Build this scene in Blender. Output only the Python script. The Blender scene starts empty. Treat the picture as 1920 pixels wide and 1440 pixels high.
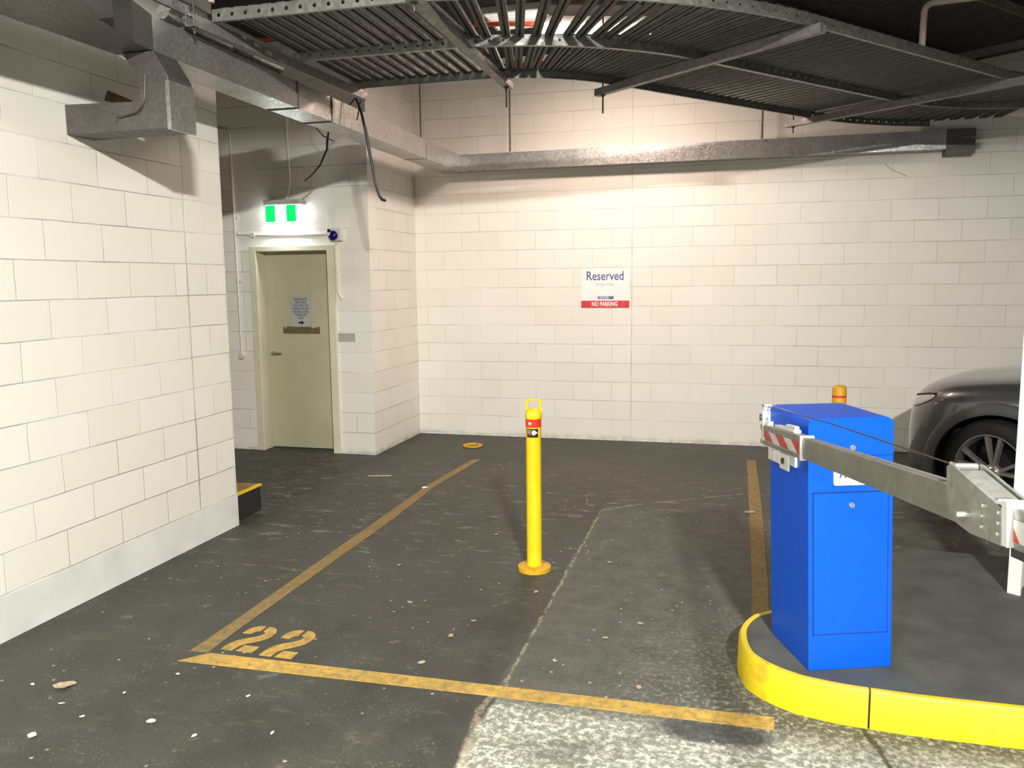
import bpy, bmesh, math, random
from mathutils import Vector, Matrix
from mathutils.bvhtree import BVHTree
random.seed(7)
sc = bpy.context.scene
COL = sc.collection
PI = math.pi
V = Vector

# ------------------------------------------------------------------ helpers
class B:
    """collects shapes into one bmesh"""
    def __init__(s):
        s.m = bmesh.new(); s.mi = 0
    def face(s, vs):
        try:
            f = s.m.faces.new(vs); f.material_index = s.mi; return f
        except ValueError:
            return None
    def box(s, x0, x1, y0, y1, z0, z1):
        p = [s.m.verts.new(c) for c in ((x0,y0,z0),(x1,y0,z0),(x1,y1,z0),(x0,y1,z0),(x0,y0,z1),(x1,y0,z1),(x1,y1,z1),(x0,y1,z1))]
        for q in ((3,2,1,0),(4,5,6,7),(0,1,5,4),(1,2,6,5),(2,3,7,6),(3,0,4,7)):
            s.face([p[i] for i in q])
        return s
    def prism(s, pts, d):
        """closed polygon of 3D points, extruded by vector d"""
        d = V(d); a = [s.m.verts.new(V(p)) for p in pts]; b = [s.m.verts.new(V(p)+d) for p in pts]
        n = len(a)
        s.face(a[::-1]); s.face(b)
        for i in range(n):
            s.face([a[i], a[(i+1)%n], b[(i+1)%n], b[i]])
        return s
    def loft(s, rings, closed=True, caps=True):
        R = [[s.m.verts.new(V(p)) for p in r] for r in rings]
        n = len(R[0])
        for a, b in zip(R, R[1:]):
            for i in range(n if closed else n-1):
                s.face([a[i], a[(i+1)%n], b[(i+1)%n], b[i]])
        if caps and closed:
            s.face(R[0][::-1]); s.face(R[-1])
        return s
    def tube(s, path, r, n=10, caps=True):
        path = [V(p) for p in path]; rings = []
        t = (path[1]-path[0]).normalized()
        u = t.orthogonal().normalized()
        for i, p in enumerate(path):
            if i == 0: t2 = (path[1]-p)
            elif i == len(path)-1: t2 = p-path[i-1]
            else: t2 = (path[i+1]-p).normalized()+(p-path[i-1]).normalized()
            t2.normalize()
            u = (u - t2*u.dot(t2)).normalized(); w = t2.cross(u)
            rr = r[i] if isinstance(r, (list, tuple)) else r
            rings.append([p+(u*math.cos(2*PI*k/n)+w*math.sin(2*PI*k/n))*rr for k in range(n)])
        return s.loft(rings, True, caps)
    def lathe(s, prof, n=32, o=(0,0,0), axis='z', hollow=False):
        o = V(o); rings = []
        for r, h in prof:
            ring = []
            for k in range(n):
                c, d = r*math.cos(2*PI*k/n), r*math.sin(2*PI*k/n)
                ring.append(o + (V((c,d,h)) if axis == 'z' else V((c,-h,d)) if axis == 'y' else V((h,c,d))))
            rings.append(ring)
        return s.loft(rings+rings[:1] if hollow else rings, True, not hollow)

MW = {}
def obj(name, b, mats, parent=None, local=False, smooth=False, bevel=0, label=None):
    """link as ONE mesh object; world-space shapes are re-based on the parent's (or their own) base"""
    m = b.m
    bmesh.ops.recalc_face_normals(m, faces=m.faces[:])
    me = bpy.data.meshes.new(name)
    o = bpy.data.objects.new(name, me)
    COL.objects.link(o)
    if parent is not None:
        o.parent = parent; MW[o] = MW[parent]
        if not local: m.transform(MW[parent].inverted())
    else:
        xs = [v.co.copy() for v in m.verts]
        lo = V((min(c.x for c in xs), min(c.y for c in xs), min(c.z for c in xs)))
        hi = V((max(c.x for c in xs), max(c.y for c in xs), max(c.z for c in xs)))
        base = V(((lo.x+hi.x)/2, (lo.y+hi.y)/2, lo.z))
        if local: base = V((0,0,0))
        m.transform(Matrix.Translation(-base)); o.location = base
        MW[o] = Matrix.Translation(base)
    m.to_mesh(me); m.free()
    for x in (mats if isinstance(mats, (list, tuple)) else [mats]): me.materials.append(x)
    if smooth:
        for p in me.polygons: p.use_smooth = True
        try: me.set_sharp_from_angle(angle=math.radians(40))
        except Exception: pass
    if bevel:
        md = o.modifiers.new('bevel', 'BEVEL'); md.width = bevel; md.segments = 2; md.limit_method = 'ANGLE'
    if label: o['label'] = label
    return o
def tag(o, label, cat, group=None):
    o['label'] = label; o['category'] = cat
    if group: o['group'] = group
    return o
def thing(name, label, cat, loc=(0,0,0), M=None, group=None):
    o = bpy.data.objects.new(name, None); COL.objects.link(o); o.empty_display_size = .1
    M = M if M is not None else Matrix.Translation(V(loc))
    o.matrix_world = M; MW[o] = M.copy()
    return tag(o, label, cat, group)
def struct(o):
    o['kind'] = 'structure'; return o
def arc(c, r, a0, a1, n, z):
    return [V((c[0]+r*math.cos(a0+(a1-a0)*i/n), c[1]+r*math.sin(a0+(a1-a0)*i/n), z)) for i in range(n+1)]
def fillet(pts, r, n=6):
    """round the inner corners of a 3D polyline"""
    pts = [V(p) for p in pts]; out = [pts[0]]
    for a, b, c in zip(pts, pts[1:], pts[2:]):
        u = (a-b).normalized(); w = (c-b).normalized()
        p, q = b+u*r, b+w*r
        for i in range(n+1):
            t = i/n; out.append(p*(1-t)**2 + b*2*t*(1-t) + q*t*t)
    out.append(pts[-1]); return out
def text_mesh(s, size, M, mat, name, parent, sx=1.0, align='CENTER', shear=0, bold=0.0, depth=.0006):
    cu = bpy.data.curves.new('t', 'FONT'); cu.body = s; cu.size = size; cu.align_x = align; cu.align_y = 'CENTER'
    cu.shear = shear; cu.offset = bold; cu.extrude = depth; cu.resolution_u = 3
    t = bpy.data.objects.new('t', cu); COL.objects.link(t)
    bpy.context.view_layer.update()
    me = bpy.data.meshes.new_from_object(t.evaluated_get(bpy.context.evaluated_depsgraph_get()))
    bpy.data.objects.remove(t); bpy.data.curves.remove(cu)
    b = B(); b.m.from_mesh(me); bpy.data.meshes.remove(me)
    b.m.transform(M @ Matrix.Diagonal((sx,1,1,1)))
    return obj(name, b, mat, parent)
# text upright on a wall that faces -y
def face_y(x, y, z): return Matrix.Translation((x,y,z)) @ Matrix.Rotation(PI/2, 4, 'X')

# ------------------------------------------------------------------ materials
class NT:
    def __init__(s, name):
        s.mat = bpy.data.materials.new(name); s.mat.use_nodes = True
        s.t = s.mat.node_tree; s.n = s.t.nodes; s.l = s.t.links
        s.bsdf = s.n['Principled BSDF']
    def link(s, a, b): s.l.new(a, b)
    def node(s, t, ins=None, **kw):
        n = s.n.new(t)
        for k, v in kw.items(): setattr(n, k, v)
        for k, v in (ins or {}).items():
            if hasattr(v, 'is_linked') or hasattr(v, 'links'): s.l.new(v, n.inputs[k])
            else: n.inputs[k].default_value = v
        return n
    def m(s, op, a, b=None, c=None, clamp=False):
        n = s.n.new('ShaderNodeMath'); n.operation = op; n.use_clamp = clamp
        for i, v in enumerate((a, b, c)):
            if v is None: continue
            if isinstance(v, (int, float)): n.inputs[i].default_value = v
            else: s.l.new(v, n.inputs[i])
        return n.outputs[0]
    def mix(s, f, a, b, bt='MIX'):
        n = s.n.new('ShaderNodeMix'); n.data_type = 'RGBA'; n.blend_type = bt
        for i, v in ((0, f), (6, a), (7, b)):
            if isinstance(v, (int, float)): n.inputs[i].default_value = v
            elif isinstance(v, tuple): n.inputs[i].default_value = (*v[:3], 1)
            else: s.l.new(v, n.inputs[i])
        return n.outputs[2]
    def noise(s, scale, detail=3, rough=.55, vec=None, dist=0):
        n = s.node('ShaderNodeTexNoise'); n.inputs['Scale'].default_value = scale
        n.inputs['Detail'].default_value = detail; n.inputs['Roughness'].default_value = rough
        n.inputs['Distortion'].default_value = dist
        s.l.new(vec if vec is not None else s.pos(), n.inputs['Vector']); return n.outputs['Fac']
    def pos(s):
        if not hasattr(s, '_p'): s._p = s.node('ShaderNodeNewGeometry').outputs['Position']
        return s._p
    def xyz(s):
        if not hasattr(s, '_x'):
            q = s.node('ShaderNodeSeparateXYZ'); s.l.new(s.pos(), q.inputs[0]); s._x = q.outputs
        return s._x
    def ramp(s, f, lo, hi):
        n = s.node('ShaderNodeMapRange'); n.clamp = True
        s.l.new(f, n.inputs[0]); n.inputs[1].default_value = lo; n.inputs[2].default_value = hi
        return n.outputs[0]
    def bump(s, h, strength=.5, dist=.005, nrm=None):
        n = s.node('ShaderNodeBump'); n.inputs['Strength'].default_value = strength; n.inputs['Distance'].default_value = dist
        s.l.new(h, n.inputs['Height'])
        if nrm is not None: s.l.new(nrm, n.inputs['Normal'])
        return n.outputs[0]
    def set(s, **kw):
        names = dict(color='Base Color', rough='Roughness', metal='Metallic', spec='Specular IOR Level', normal='Normal',
                     emit='Emission Color', estr='Emission Strength', coat='Coat Weight', coatr='Coat Roughness', trans='Transmission Weight', alpha='Alpha', ior='IOR')
        for k, v in kw.items():
            i = s.bsdf.inputs[names[k]]
            if isinstance(v, (int, float)): i.default_value = v
            elif isinstance(v, tuple): i.default_value = (*v[:3], 1)
            else: s.l.new(v, i)
        return s
def simple(name, col, rough=.5, metal=0, spec=.5, var=.12, vscale=14, coat=0, bump=0, dirt=None):
    t = NT(name); n = t.noise(vscale, 4)
    dk = tuple(c*(1-var) for c in col); lt = tuple(min(1, c*(1+var)) for c in col)
    c = t.mix(t.ramp(n, .3, .7), dk, lt)
    if dirt:
        d = t.ramp(t.noise(dirt[1], 5, .65), dirt[2], dirt[2]+.12)
        c = t.mix(d, c, dirt[0])
    t.set(color=c, rough=rough, metal=metal, spec=spec, coat=coat)
    if bump: t.set(normal=t.bump(t.noise(220, 3), bump, .002))
    return t.mat
def emitter(name, col, strength, base=(.8,.8,.8)):
    t = NT(name); t.set(color=base, emit=col, estr=strength, rough=.4); return t.mat

def block_wall(name, horiz, x0, z0, bw, joint=None, shift2=None, col=(.80,.775,.715), dark=(.26,.245,.21), crack=.72, smoothness=.5):
    """painted concrete block coursework, pattern in metres on the wall's own face"""
    t = NT(name); X, Y, Z = t.xyz()
    h = X if horiz == 'x' else Y
    u = t.m('SUBTRACT', h, x0)
    if shift2:                                           # different bond past the control joint
        g = t.m('GREATER_THAN', h, joint)
        u = t.m('SUBTRACT', u, t.m('MULTIPLY', g, shift2))
    v = t.m('SUBTRACT', Z, z0)
    wob = t.m('MULTIPLY', t.m('SUBTRACT', t.noise(2.2, 3), .5), .012)
    v = t.m('ADD', v, wob)
    u = t.m('ADD', u, t.m('MULTIPLY', t.m('SUBTRACT', t.noise(3.1, 2), .5), .016))
    cv = t.node('ShaderNodeCombineXYZ'); t.link(u, cv.inputs[0]); t.link(v, cv.inputs[1])
    br = t.node('ShaderNodeTexBrick'); t.link(cv.outputs[0], br.inputs['Vector'])
    for k, val in (('Scale',1),('Mortar Size',.0028),('Mortar Smooth',.6),('Bias',0),('Brick Width',bw),('Row Height',.2)):
        br.inputs[k].default_value = val
    br.offset = .5
    br.inputs['Color1'].default_value = (.46,.46,.46,1); br.inputs['Color2'].default_value = (.56,.56,.56,1); br.inputs['Mortar'].default_value = (.5,.5,.5,1)
    fac = br.outputs['Fac']
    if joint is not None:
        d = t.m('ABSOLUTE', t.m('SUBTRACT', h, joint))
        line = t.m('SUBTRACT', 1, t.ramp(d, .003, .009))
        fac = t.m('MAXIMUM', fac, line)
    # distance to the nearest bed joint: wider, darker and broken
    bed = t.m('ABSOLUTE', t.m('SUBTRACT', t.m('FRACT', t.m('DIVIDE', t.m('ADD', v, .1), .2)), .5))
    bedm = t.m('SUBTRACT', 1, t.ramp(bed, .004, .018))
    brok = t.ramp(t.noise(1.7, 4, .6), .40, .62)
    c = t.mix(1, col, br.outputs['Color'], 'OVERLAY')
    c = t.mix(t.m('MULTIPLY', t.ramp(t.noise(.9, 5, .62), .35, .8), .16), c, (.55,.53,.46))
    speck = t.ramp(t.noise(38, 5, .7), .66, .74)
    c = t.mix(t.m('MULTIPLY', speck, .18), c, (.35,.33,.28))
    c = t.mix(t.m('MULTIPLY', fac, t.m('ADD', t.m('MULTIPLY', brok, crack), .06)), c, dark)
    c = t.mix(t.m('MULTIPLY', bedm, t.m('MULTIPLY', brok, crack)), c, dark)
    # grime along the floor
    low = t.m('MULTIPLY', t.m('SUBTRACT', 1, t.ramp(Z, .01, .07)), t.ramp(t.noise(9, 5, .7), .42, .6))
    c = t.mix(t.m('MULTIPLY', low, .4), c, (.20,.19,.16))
    hgt = t.m('SUBTRACT', t.m('MULTIPLY', t.noise(70, 4, .6), .22), t.m('MAXIMUM', fac, t.m('MULTIPLY', bedm, .8)))
    t.set(color=c, rough=smoothness, spec=.35, normal=t.bump(hgt, .5, .004))
    return t.mat

M = {}
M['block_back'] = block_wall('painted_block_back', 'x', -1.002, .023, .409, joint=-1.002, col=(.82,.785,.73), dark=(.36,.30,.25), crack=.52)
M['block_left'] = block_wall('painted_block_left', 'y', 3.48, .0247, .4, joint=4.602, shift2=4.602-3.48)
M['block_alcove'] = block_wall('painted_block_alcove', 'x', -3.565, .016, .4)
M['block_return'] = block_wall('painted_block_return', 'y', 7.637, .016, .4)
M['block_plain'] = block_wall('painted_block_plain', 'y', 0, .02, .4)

def floor_mat():
    t = NT('worn_asphalt_floor'); X, Y, Z = t.xyz(); P = t.pos()
    big = t.noise(.55, 5, .6); mid = t.noise(3.2, 6, .62); fine = t.noise(70, 4, .7)
    c = t.mix(t.ramp(mid, .32, .7), (.042,.0415,.034), (.070,.069,.059))
    c = t.mix(t.m('MULTIPLY', t.ramp(big, .42, .66), .55), c, (.090,.089,.078))
    # streaky pale scuffs running across the bay
    st = t.node('ShaderNodeMapping'); st.inputs['Scale'].default_value = (1.0, 3.2, 1); t.link(P, st.inputs['Vector'])
    sn = t.noise(4.2, 6, .72, st.outputs[0])
    band = t.m('MULTIPLY', t.ramp(Y, 4.0, 5.2), t.m('SUBTRACT', 1, t.ramp(Y, 6.3, 7.4)))
    scuff = t.m('MULTIPLY', t.ramp(sn, .565, .66), t.m('ADD', t.m('MULTIPLY', band, .50), .10))
    c = t.mix(scuff, c, (.36,.33,.25))
    # concrete patch right of the construction joint at x = -.9
    wx = t.m('ADD', X, t.m('MULTIPLY', t.m('SUBTRACT', t.noise(4, 4), .5), .09))
    wy = t.m('ADD', Y, t.m('MULTIPLY', t.m('SUBTRACT', t.noise(5, 4), .5), .12))
    right = t.ramp(wx, -.915, -.895)
    front = t.m('SUBTRACT', 1, t.ramp(wy, 5.95, 6.15))
    patch = t.m('MULTIPLY', right, front)
    pc = t.mix(t.ramp(t.noise(7, 6, .68), .35, .7), (.070,.073,.063), (.130,.134,.116))
    c = t.mix(t.m('MULTIPLY', patch, .8), c, pc)
    # worn, bleached concrete with cream aggregate nearest the camera
    near = t.m('MULTIPLY', right, t.m('SUBTRACT', 1, t.ramp(wy, 2.98, 3.12)))
    near2 = t.m('MULTIPLY', t.ramp(wx, -.6, .1), t.m('SUBTRACT', 1, t.ramp(wy, 3.1, 4.4)))
    agg = t.ramp(t.noise(34, 6, .72), .47, .62)
    nc = t.mix(agg, (.24,.245,.205), (.80,.79,.65))
    c = t.mix(t.m('MULTIPLY', near, t.ramp(t.noise(2.6, 4, .6), .22, .5)), c, nc)
    c = t.mix(t.m('MULTIPLY', near2, t.m('MULTIPLY', t.ramp(t.noise(40, 5, .7), .5, .62), .6)), c, (.58,.575,.48))
    # dark tar stain at the right end of the bay line
    dx = t.m('SUBTRACT', wx, -.02); dy = t.m('SUBTRACT', wy, 3.02)
    rr = t.m('ADD', t.m('POWER', t.m('DIVIDE', dx, .22), 2), t.m('POWER', t.m('DIVIDE', dy, .09), 2))
    c = t.mix(t.m('MULTIPLY', t.m('SUBTRACT', 1, t.ramp(rr, .5, 1.3)), .85), c, (.035,.04,.045))
    # pale grit and chips
    vo = t.node('ShaderNodeTexVoronoi'); vo.inputs['Scale'].default_value = 13; t.link(P, vo.inputs['Vector'])
    chip = t.m('MULTIPLY', t.m('SUBTRACT', 1, t.ramp(vo.outputs['Distance'], .05, .12)), t.ramp(t.noise(1.6, 3), .46, .52))
    c = t.mix(t.m('MULTIPLY', chip, .75), c, (.60,.57,.47))
    smudge = t.m('MULTIPLY', t.ramp(t.noise(6.5, 6, .74), .60, .72), t.m('SUBTRACT', 1, t.ramp(Y, 4.2, 6.5)))
    c = t.mix(t.m('MULTIPLY', smudge, .45), c, (.30,.295,.26))
    c = t.mix(t.m('MULTIPLY', t.ramp(t.noise(95, 4, .75), .57, .70), .30), c, (.33,.325,.29))
    c = t.mix(t.m('MULTIPLY', t.ramp(t.noise(60, 4, .7), .56, .68), .45), c, (.03,.03,.026))
    tar = t.m('MULTIPLY', t.m('SUBTRACT', 1, t.ramp(t.m('ABSOLUTE', t.m('ADD', wx, 1.02)), .02, .10)), t.m('SUBTRACT', 1, t.ramp(Y, 3.6, 4.3)))
    c = t.mix(t.m('MULTIPLY', tar, t.ramp(t.noise(9, 4, .6), .35, .6)), c, (.045,.045,.042))
    vo2 = t.node('ShaderNodeTexVoronoi'); vo2.inputs['Scale'].default_value = 60; t.link(P, vo2.inputs['Vector'])
    c = t.mix(t.m('MULTIPLY', t.m('SUBTRACT', 1, t.ramp(vo2.outputs['Distance'], .10, .26)), t.m('MULTIPLY', t.ramp(t.noise(5, 3), .5, .6), .35)), c, (.42,.41,.37))
    # construction joint and crack
    def seg(ax, ay, bx, by, w):
        vx, vy = bx-ax, by-ay; L2 = vx*vx+vy*vy
        px = t.m('SUBTRACT', wxc, ax); py = t.m('SUBTRACT', wyc, ay)
        s = t.m('DIVIDE', t.m('ADD', t.m('MULTIPLY', px, vx), t.m('MULTIPLY', py, vy)), L2, clamp=True)
        ex = t.m('SUBTRACT', px, t.m('MULTIPLY', s, vx)); ey = t.m('SUBTRACT', py, t.m('MULTIPLY', s, vy))
        d = t.m('SQRT', t.m('ADD', t.m('MULTIPLY', ex, ex), t.m('MULTIPLY', ey, ey)))
        return t.m('SUBTRACT', 1, t.ramp(d, w*.35, w))
    wxc = t.m('ADD', X, t.m('MULTIPLY', t.m('SUBTRACT', t.noise(9, 4, .65), .5), .05))
    wyc = t.m('ADD', Y, t.m('MULTIPLY', t.m('SUBTRACT', t.noise(8, 4, .65), .5), .05))
    k = seg(-.86, 2.4, -.94, 3.0, .022)
    for a in ((-.94,3.0,-.895,3.2,.02), (-.895,3.2,-.90,5.95,.011), (-.90,5.95,-.64,6.18,.02), (-.64,6.18,.12,6.66,.012)):
        k = t.m('MAXIMUM', k, seg(*a))
    k = t.m('MULTIPLY', k, t.ramp(t.noise(13, 5, .75), .40, .54))
    c = t.mix(t.m('MULTIPLY', k, .62), c, (.40,.35,.24))
    dkc = t.m('MULTIPLY', seg(.50, 3.25, .72, 2.3, .016), 1)
    c = t.mix(t.m('MULTIPLY', dkc, .8), c, (.03,.028,.024))
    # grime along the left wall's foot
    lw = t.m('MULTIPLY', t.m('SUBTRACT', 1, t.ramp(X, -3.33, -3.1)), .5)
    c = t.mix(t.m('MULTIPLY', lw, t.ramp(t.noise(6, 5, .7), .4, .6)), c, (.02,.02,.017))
    hh = t.m('ADD', t.m('MULTIPLY', fine, .5), t.m('MULTIPLY', mid, .5))
    t.set(color=c, rough=t.m('ADD', t.m('MULTIPLY', mid, .3), .45), spec=.3, normal=t.bump(hh, .55, .004))
    return t.mat
M['floor'] = floor_mat()

def line_paint(name, col, wear=.42, soft=.16):
    t = NT(name)
    w = t.ramp(t.noise(26, 6, .75), wear-soft, wear+soft)
    w2 = t.ramp(t.noise(3.0, 4, .6), .25, .65)
    c = t.mix(t.ramp(t.noise(5, 4), .35, .7), tuple(x*.8 for x in col), col)
    c = t.mix(t.m('MULTIPLY', w, t.m('ADD', t.m('MULTIPLY', w2, .4), .55)), (.14,.125,.08), c)
    t.set(color=c, rough=.7, spec=.3, normal=t.bump(t.noise(70, 4, .7), .5, .004)); return t.mat
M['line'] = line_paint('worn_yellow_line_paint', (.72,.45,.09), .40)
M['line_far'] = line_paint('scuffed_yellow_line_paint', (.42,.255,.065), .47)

def galv(name, col=(.42,.42,.40), rough=.38, spangle=26, metal=.85, amount=.55, bump=.12):
    t = NT(name)
    vo = t.node('ShaderNodeTexVoronoi'); vo.inputs['Scale'].default_value = spangle; t.link(t.pos(), vo.inputs['Vector'])
    q = t.node('ShaderNodeSeparateColor'); t.link(vo.outputs['Color'], q.inputs[0])
    n = t.noise(6, 5, .6)
    f = t.m('ADD', t.m('MULTIPLY', q.outputs[0], amount), t.m('MULTIPLY', n, 1-amount))
    c = t.mix(f, tuple(x*.55 for x in col), tuple(min(1, x*1.35) for x in col))
    rg = t.m('ADD', t.m('MULTIPLY', q.outputs[1], .18), rough-.09)
    t.set(color=c, metal=metal, rough=rg, normal=t.bump(t.noise(9, 3), bump, .02)); return t.mat
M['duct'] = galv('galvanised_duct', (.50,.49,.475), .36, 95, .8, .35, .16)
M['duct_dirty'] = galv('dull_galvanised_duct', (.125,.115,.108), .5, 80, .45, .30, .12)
M['rack'] = galv('galvanised_rack', (.29,.295,.275), .48, 40, .75, .35, .05)
M['rung'] = galv('dusty_galvanised_rung', (.115,.117,.104), .72, 40, .25, .3, .05)
M['strut'] = galv('dusty_strut_channel', (.26,.245,.235), .55, 40, .5, .3, .05)
M['rod'] = simple('dark_threaded_rod', (.10,.09,.08), .5, .6)
M['boom'] = galv('mill_aluminium', (.33,.335,.305), .42, 90, .55, .12, .03)
M['plate'] = galv('zinc_plated_steel', (.44,.45,.42), .38, 60, .55, .18, .03)
M['bolt'] = simple('bright_zinc_bolt', (.75,.76,.72), .28, .8)
M['blue'] = simple('blue_powder_coat', (.0,.090,.66), .42, 0, .35, .05, 30, bump=.05)
M['blue_seam'] = simple('dark_seam', (.0,.02,.16), .6)
M['red'] = simple('red_reflective_tape', (.55,.022,.03), .35)
M['white'] = simple('white_reflective_tape', (.72,.72,.69), .4, var=.05)
M['white_paint'] = simple('white_gloss_paint', (.84,.84,.83), .4, var=.03)
M['frame'] = simple('cream_frame_paint', (.66,.62,.47), .45, var=.06, vscale=4, dirt=((.34,.30,.2), 5, .66))
M['door'] = simple('yellowed_door_paint', (.47,.44,.295), .5, var=.07, vscale=3, dirt=((.30,.27,.17), 7, .68))
M['conduit'] = simple('cream_conduit', (.62,.60,.54), .45, var=.08)
M['conduit_pink'] = simple('dull_conduit', (.50,.42,.37), .5, var=.08)
M['dark_hole'] = simple('dark_cavity', (.02,.017,.012), .9)
M['foam'] = simple('aged_expanding_foam', (.16,.11,.035), .9, bump=.6)
M['black'] = simple('black_cable_sheath', (.012,.012,.012), .5)
M['rubber'] = simple('dark_rubber', (.035,.038,.04), .7)
M['plinth'] = simple('rendered_plinth_paint', (.70,.71,.68), .6, var=.10, vscale=3.2, dirt=((.5,.49,.45), 9, .66), bump=.25)
M['ceiling'] = simple('dark_soffit', (.030,.026,.022), .9, var=.4, vscale=3)
M['pipe_red'] = simple('orange_red_sprinkler_pipe', (.42,.075,.02), .5, var=.2)
M['yellow'] = simple('yellow_powder_coat', (.86,.60,.012), .38, var=.06, vscale=9, dirt=((.42,.26,.02), 12, .70))
M['yellow_old'] = simple('scuffed_yellow_paint', (.62,.36,.015), .5, var=.15, vscale=9, dirt=((.08,.06,.02), 18, .56))
M['yellow_cap'] = simple('aged_amber_paint', (.66,.34,.012), .5, var=.1)
M['kerb'] = simple('yellow_kerb_paint', (.80,.60,.008), .5, var=.07, vscale=5, bump=.35, dirt=((.62,.40,.02), 5, .56))
M['kerb_top'] = simple('island_asphalt', (.078,.081,.073), .75, var=.25, vscale=6, bump=.5, dirt=((.06,.06,.056), 3, .60))
M['step_yellow'] = simple('step_edge_yellow', (.70,.50,.02), .5, dirt=((.2,.14,.03), 14, .6))
M['step_dark'] = simple('step_riser_black', (.014,.014,.013), .7, var=.3)
M['step_top'] = simple('step_tread_ochre', (.24,.17,.04), .7, var=.3)
M['lens'] = simple('navy_lens', (.003,.004,.11), .18)
M['grey_plate'] = simple('dull_grey_plate', (.42,.42,.38), .5, var=.1)
M['notice'] = simple('grey_notice_plate', (.42,.43,.42), .45, var=.05)
M['notice_ink'] = simple('faded_notice_ink', (.13,.14,.16), .6)
M['ink'] = simple('black_ink', (.012,.012,.013), .6)
M['sticker'] = simple('peeled_sticker_residue', (.13,.10,.05), .7, var=.4, vscale=50)
M['sign_ink'] = simple('blue_sign_ink', (.045,.06,.24), .5)
M['sign_grey'] = simple('grey_sign_ink', (.42,.42,.44), .5)
M['sign_red'] = simple('red_sign_band', (.62,.028,.035), .4)
M['sign_band'] = simple('pale_blue_logo_band', (.20,.24,.42), .4)
M['sign_navy'] = simple('navy_logo_box', (.03,.03,.16), .4)
M['band_red'] = simple('red_reflective_band', (.72,.035,.015), .3)
M['label_black'] = simple('black_label', (.015,.012,.01), .35)
M['label_maroon'] = simple('maroon_label_panel', (.16,.03,.02), .35)
M['car'] = None
t = NT('graphite_car_paint'); t.set(color=t.mix(t.ramp(t.noise(900, 1), .4, .6), (.075,.075,.080), (.115,.115,.121)), metal=.6, rough=.34, coat=1.0, coatr=.04); M['car'] = t.mat
M['clad'] = simple('grey_plastic_cladding', (.045,.049,.049), .55, var=.08)
M['tyre'] = simple('tyre_rubber', (.008,.008,.009), .75)
M['liner'] = simple('wheel_arch_liner', (.006,.006,.007), .9)
M['rim'] = simple('machined_alloy', (.42,.40,.38), .3, .8, var=.05)
M['rim_dark'] = simple('dark_alloy', (.05,.05,.052), .35, .7)
M['lamp_glass'] = simple('headlamp_lens', (.40,.38,.36), .12, .2, coat=1)
M['car_glass'] = simple('tinted_car_glass', (.01,.012,.013), .05, 0, .6)
M['leaf'] = simple('dry_leaf', (.42,.33,.22), .8, var=.3, vscale=60)
M['paper'] = simple('paper_scrap', (.62,.60,.55), .8, var=.1)
M['straw'] = simple('pale_straw', (.45,.38,.24), .8, var=.2)
M['fixture'] = simple('white_luminaire_body', (.6,.58,.55), .5)
M['tube_warm'] = emitter('lit_tube_warm', (1,.86,.74), 30)
M['tube_cool'] = emitter('lit_tube_cool', (.95,1,.93), 30)
M['exit_white'] = emitter('lit_exit_diffuser', (.93,.96,1), 9)
M['exit_green'] = emitter('lit_exit_green', (.0,.95,.17), 1.0, (.0,.12,.03))
M['exit_ink'] = emitter('lit_exit_pale_green', (.55,.9,.66), .9, (.1,.2,.1))
M['louvre_diffuser'] = emitter('lit_ceiling_louvre', (1,.97,.93), 2.4)  # glowing diffuser of the louvred ceiling light

# ------------------------------------------------------------------ camera
f, pitch, roll, yaw, H = 1552.03, .123709, -.0107097, -.2591645, 1.69486
fw = V((math.sin(yaw)*math.cos(pitch), math.cos(yaw)*math.cos(pitch), -math.sin(pitch)))
rt = V((math.cos(yaw), -math.sin(yaw), 0)); up = rt.cross(fw)
r2 = rt*math.cos(roll)+up*math.sin(roll); u2 = up*math.cos(roll)-rt*math.sin(roll)
cam = bpy.data.cameras.new('camera'); co = bpy.data.objects.new('camera', cam); COL.objects.link(co)
cam.sensor_width = 36; cam.lens = f/1920*36; cam.clip_start = .05; cam.clip_end = 100
mw = Matrix((r2, u2, -fw)).transposed().to_4x4(); mw.translation = (0,0,H); co.matrix_world = mw
sc.camera = co

# ------------------------------------------------------------------ the setting
D, XL, YA, CZ = 8.656, -3.345, 7.437, 4.0
struct(obj('floor', B().box(-7, 9, -6, D+.2, -.2, 0), M['floor']))
struct(obj('ceiling', B().box(-7, 9, -3.6, D+.2, CZ, CZ+.2), M['ceiling']))
struct(obj('light_block_beam', B().box(XL, 8.2, -.55, -.30, 3.70, CZ), M['ceiling']))  # added beam out of view, blocks the front lamp's upper rays
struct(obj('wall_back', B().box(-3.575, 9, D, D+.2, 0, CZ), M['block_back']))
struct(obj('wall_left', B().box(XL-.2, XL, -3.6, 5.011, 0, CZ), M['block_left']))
struct(obj('baseboard_left', B().box(XL-.2, XL+.004, -3.6, 5.014, 0, .221), M['plinth']))
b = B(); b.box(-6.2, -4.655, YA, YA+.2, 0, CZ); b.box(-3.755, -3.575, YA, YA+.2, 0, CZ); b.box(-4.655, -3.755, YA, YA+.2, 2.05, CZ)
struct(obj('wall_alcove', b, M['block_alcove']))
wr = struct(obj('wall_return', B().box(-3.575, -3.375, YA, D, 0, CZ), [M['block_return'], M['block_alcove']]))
for pg in wr.data.polygons:
    if abs(pg.normal.y) > .5: pg.material_index = 1
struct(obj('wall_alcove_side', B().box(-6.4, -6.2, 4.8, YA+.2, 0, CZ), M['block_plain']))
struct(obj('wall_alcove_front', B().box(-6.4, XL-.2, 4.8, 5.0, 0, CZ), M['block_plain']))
struct(obj('wall_right', B().box(8.2, 8.4, -3.6, D, 0, CZ), M['block_plain']))

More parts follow.
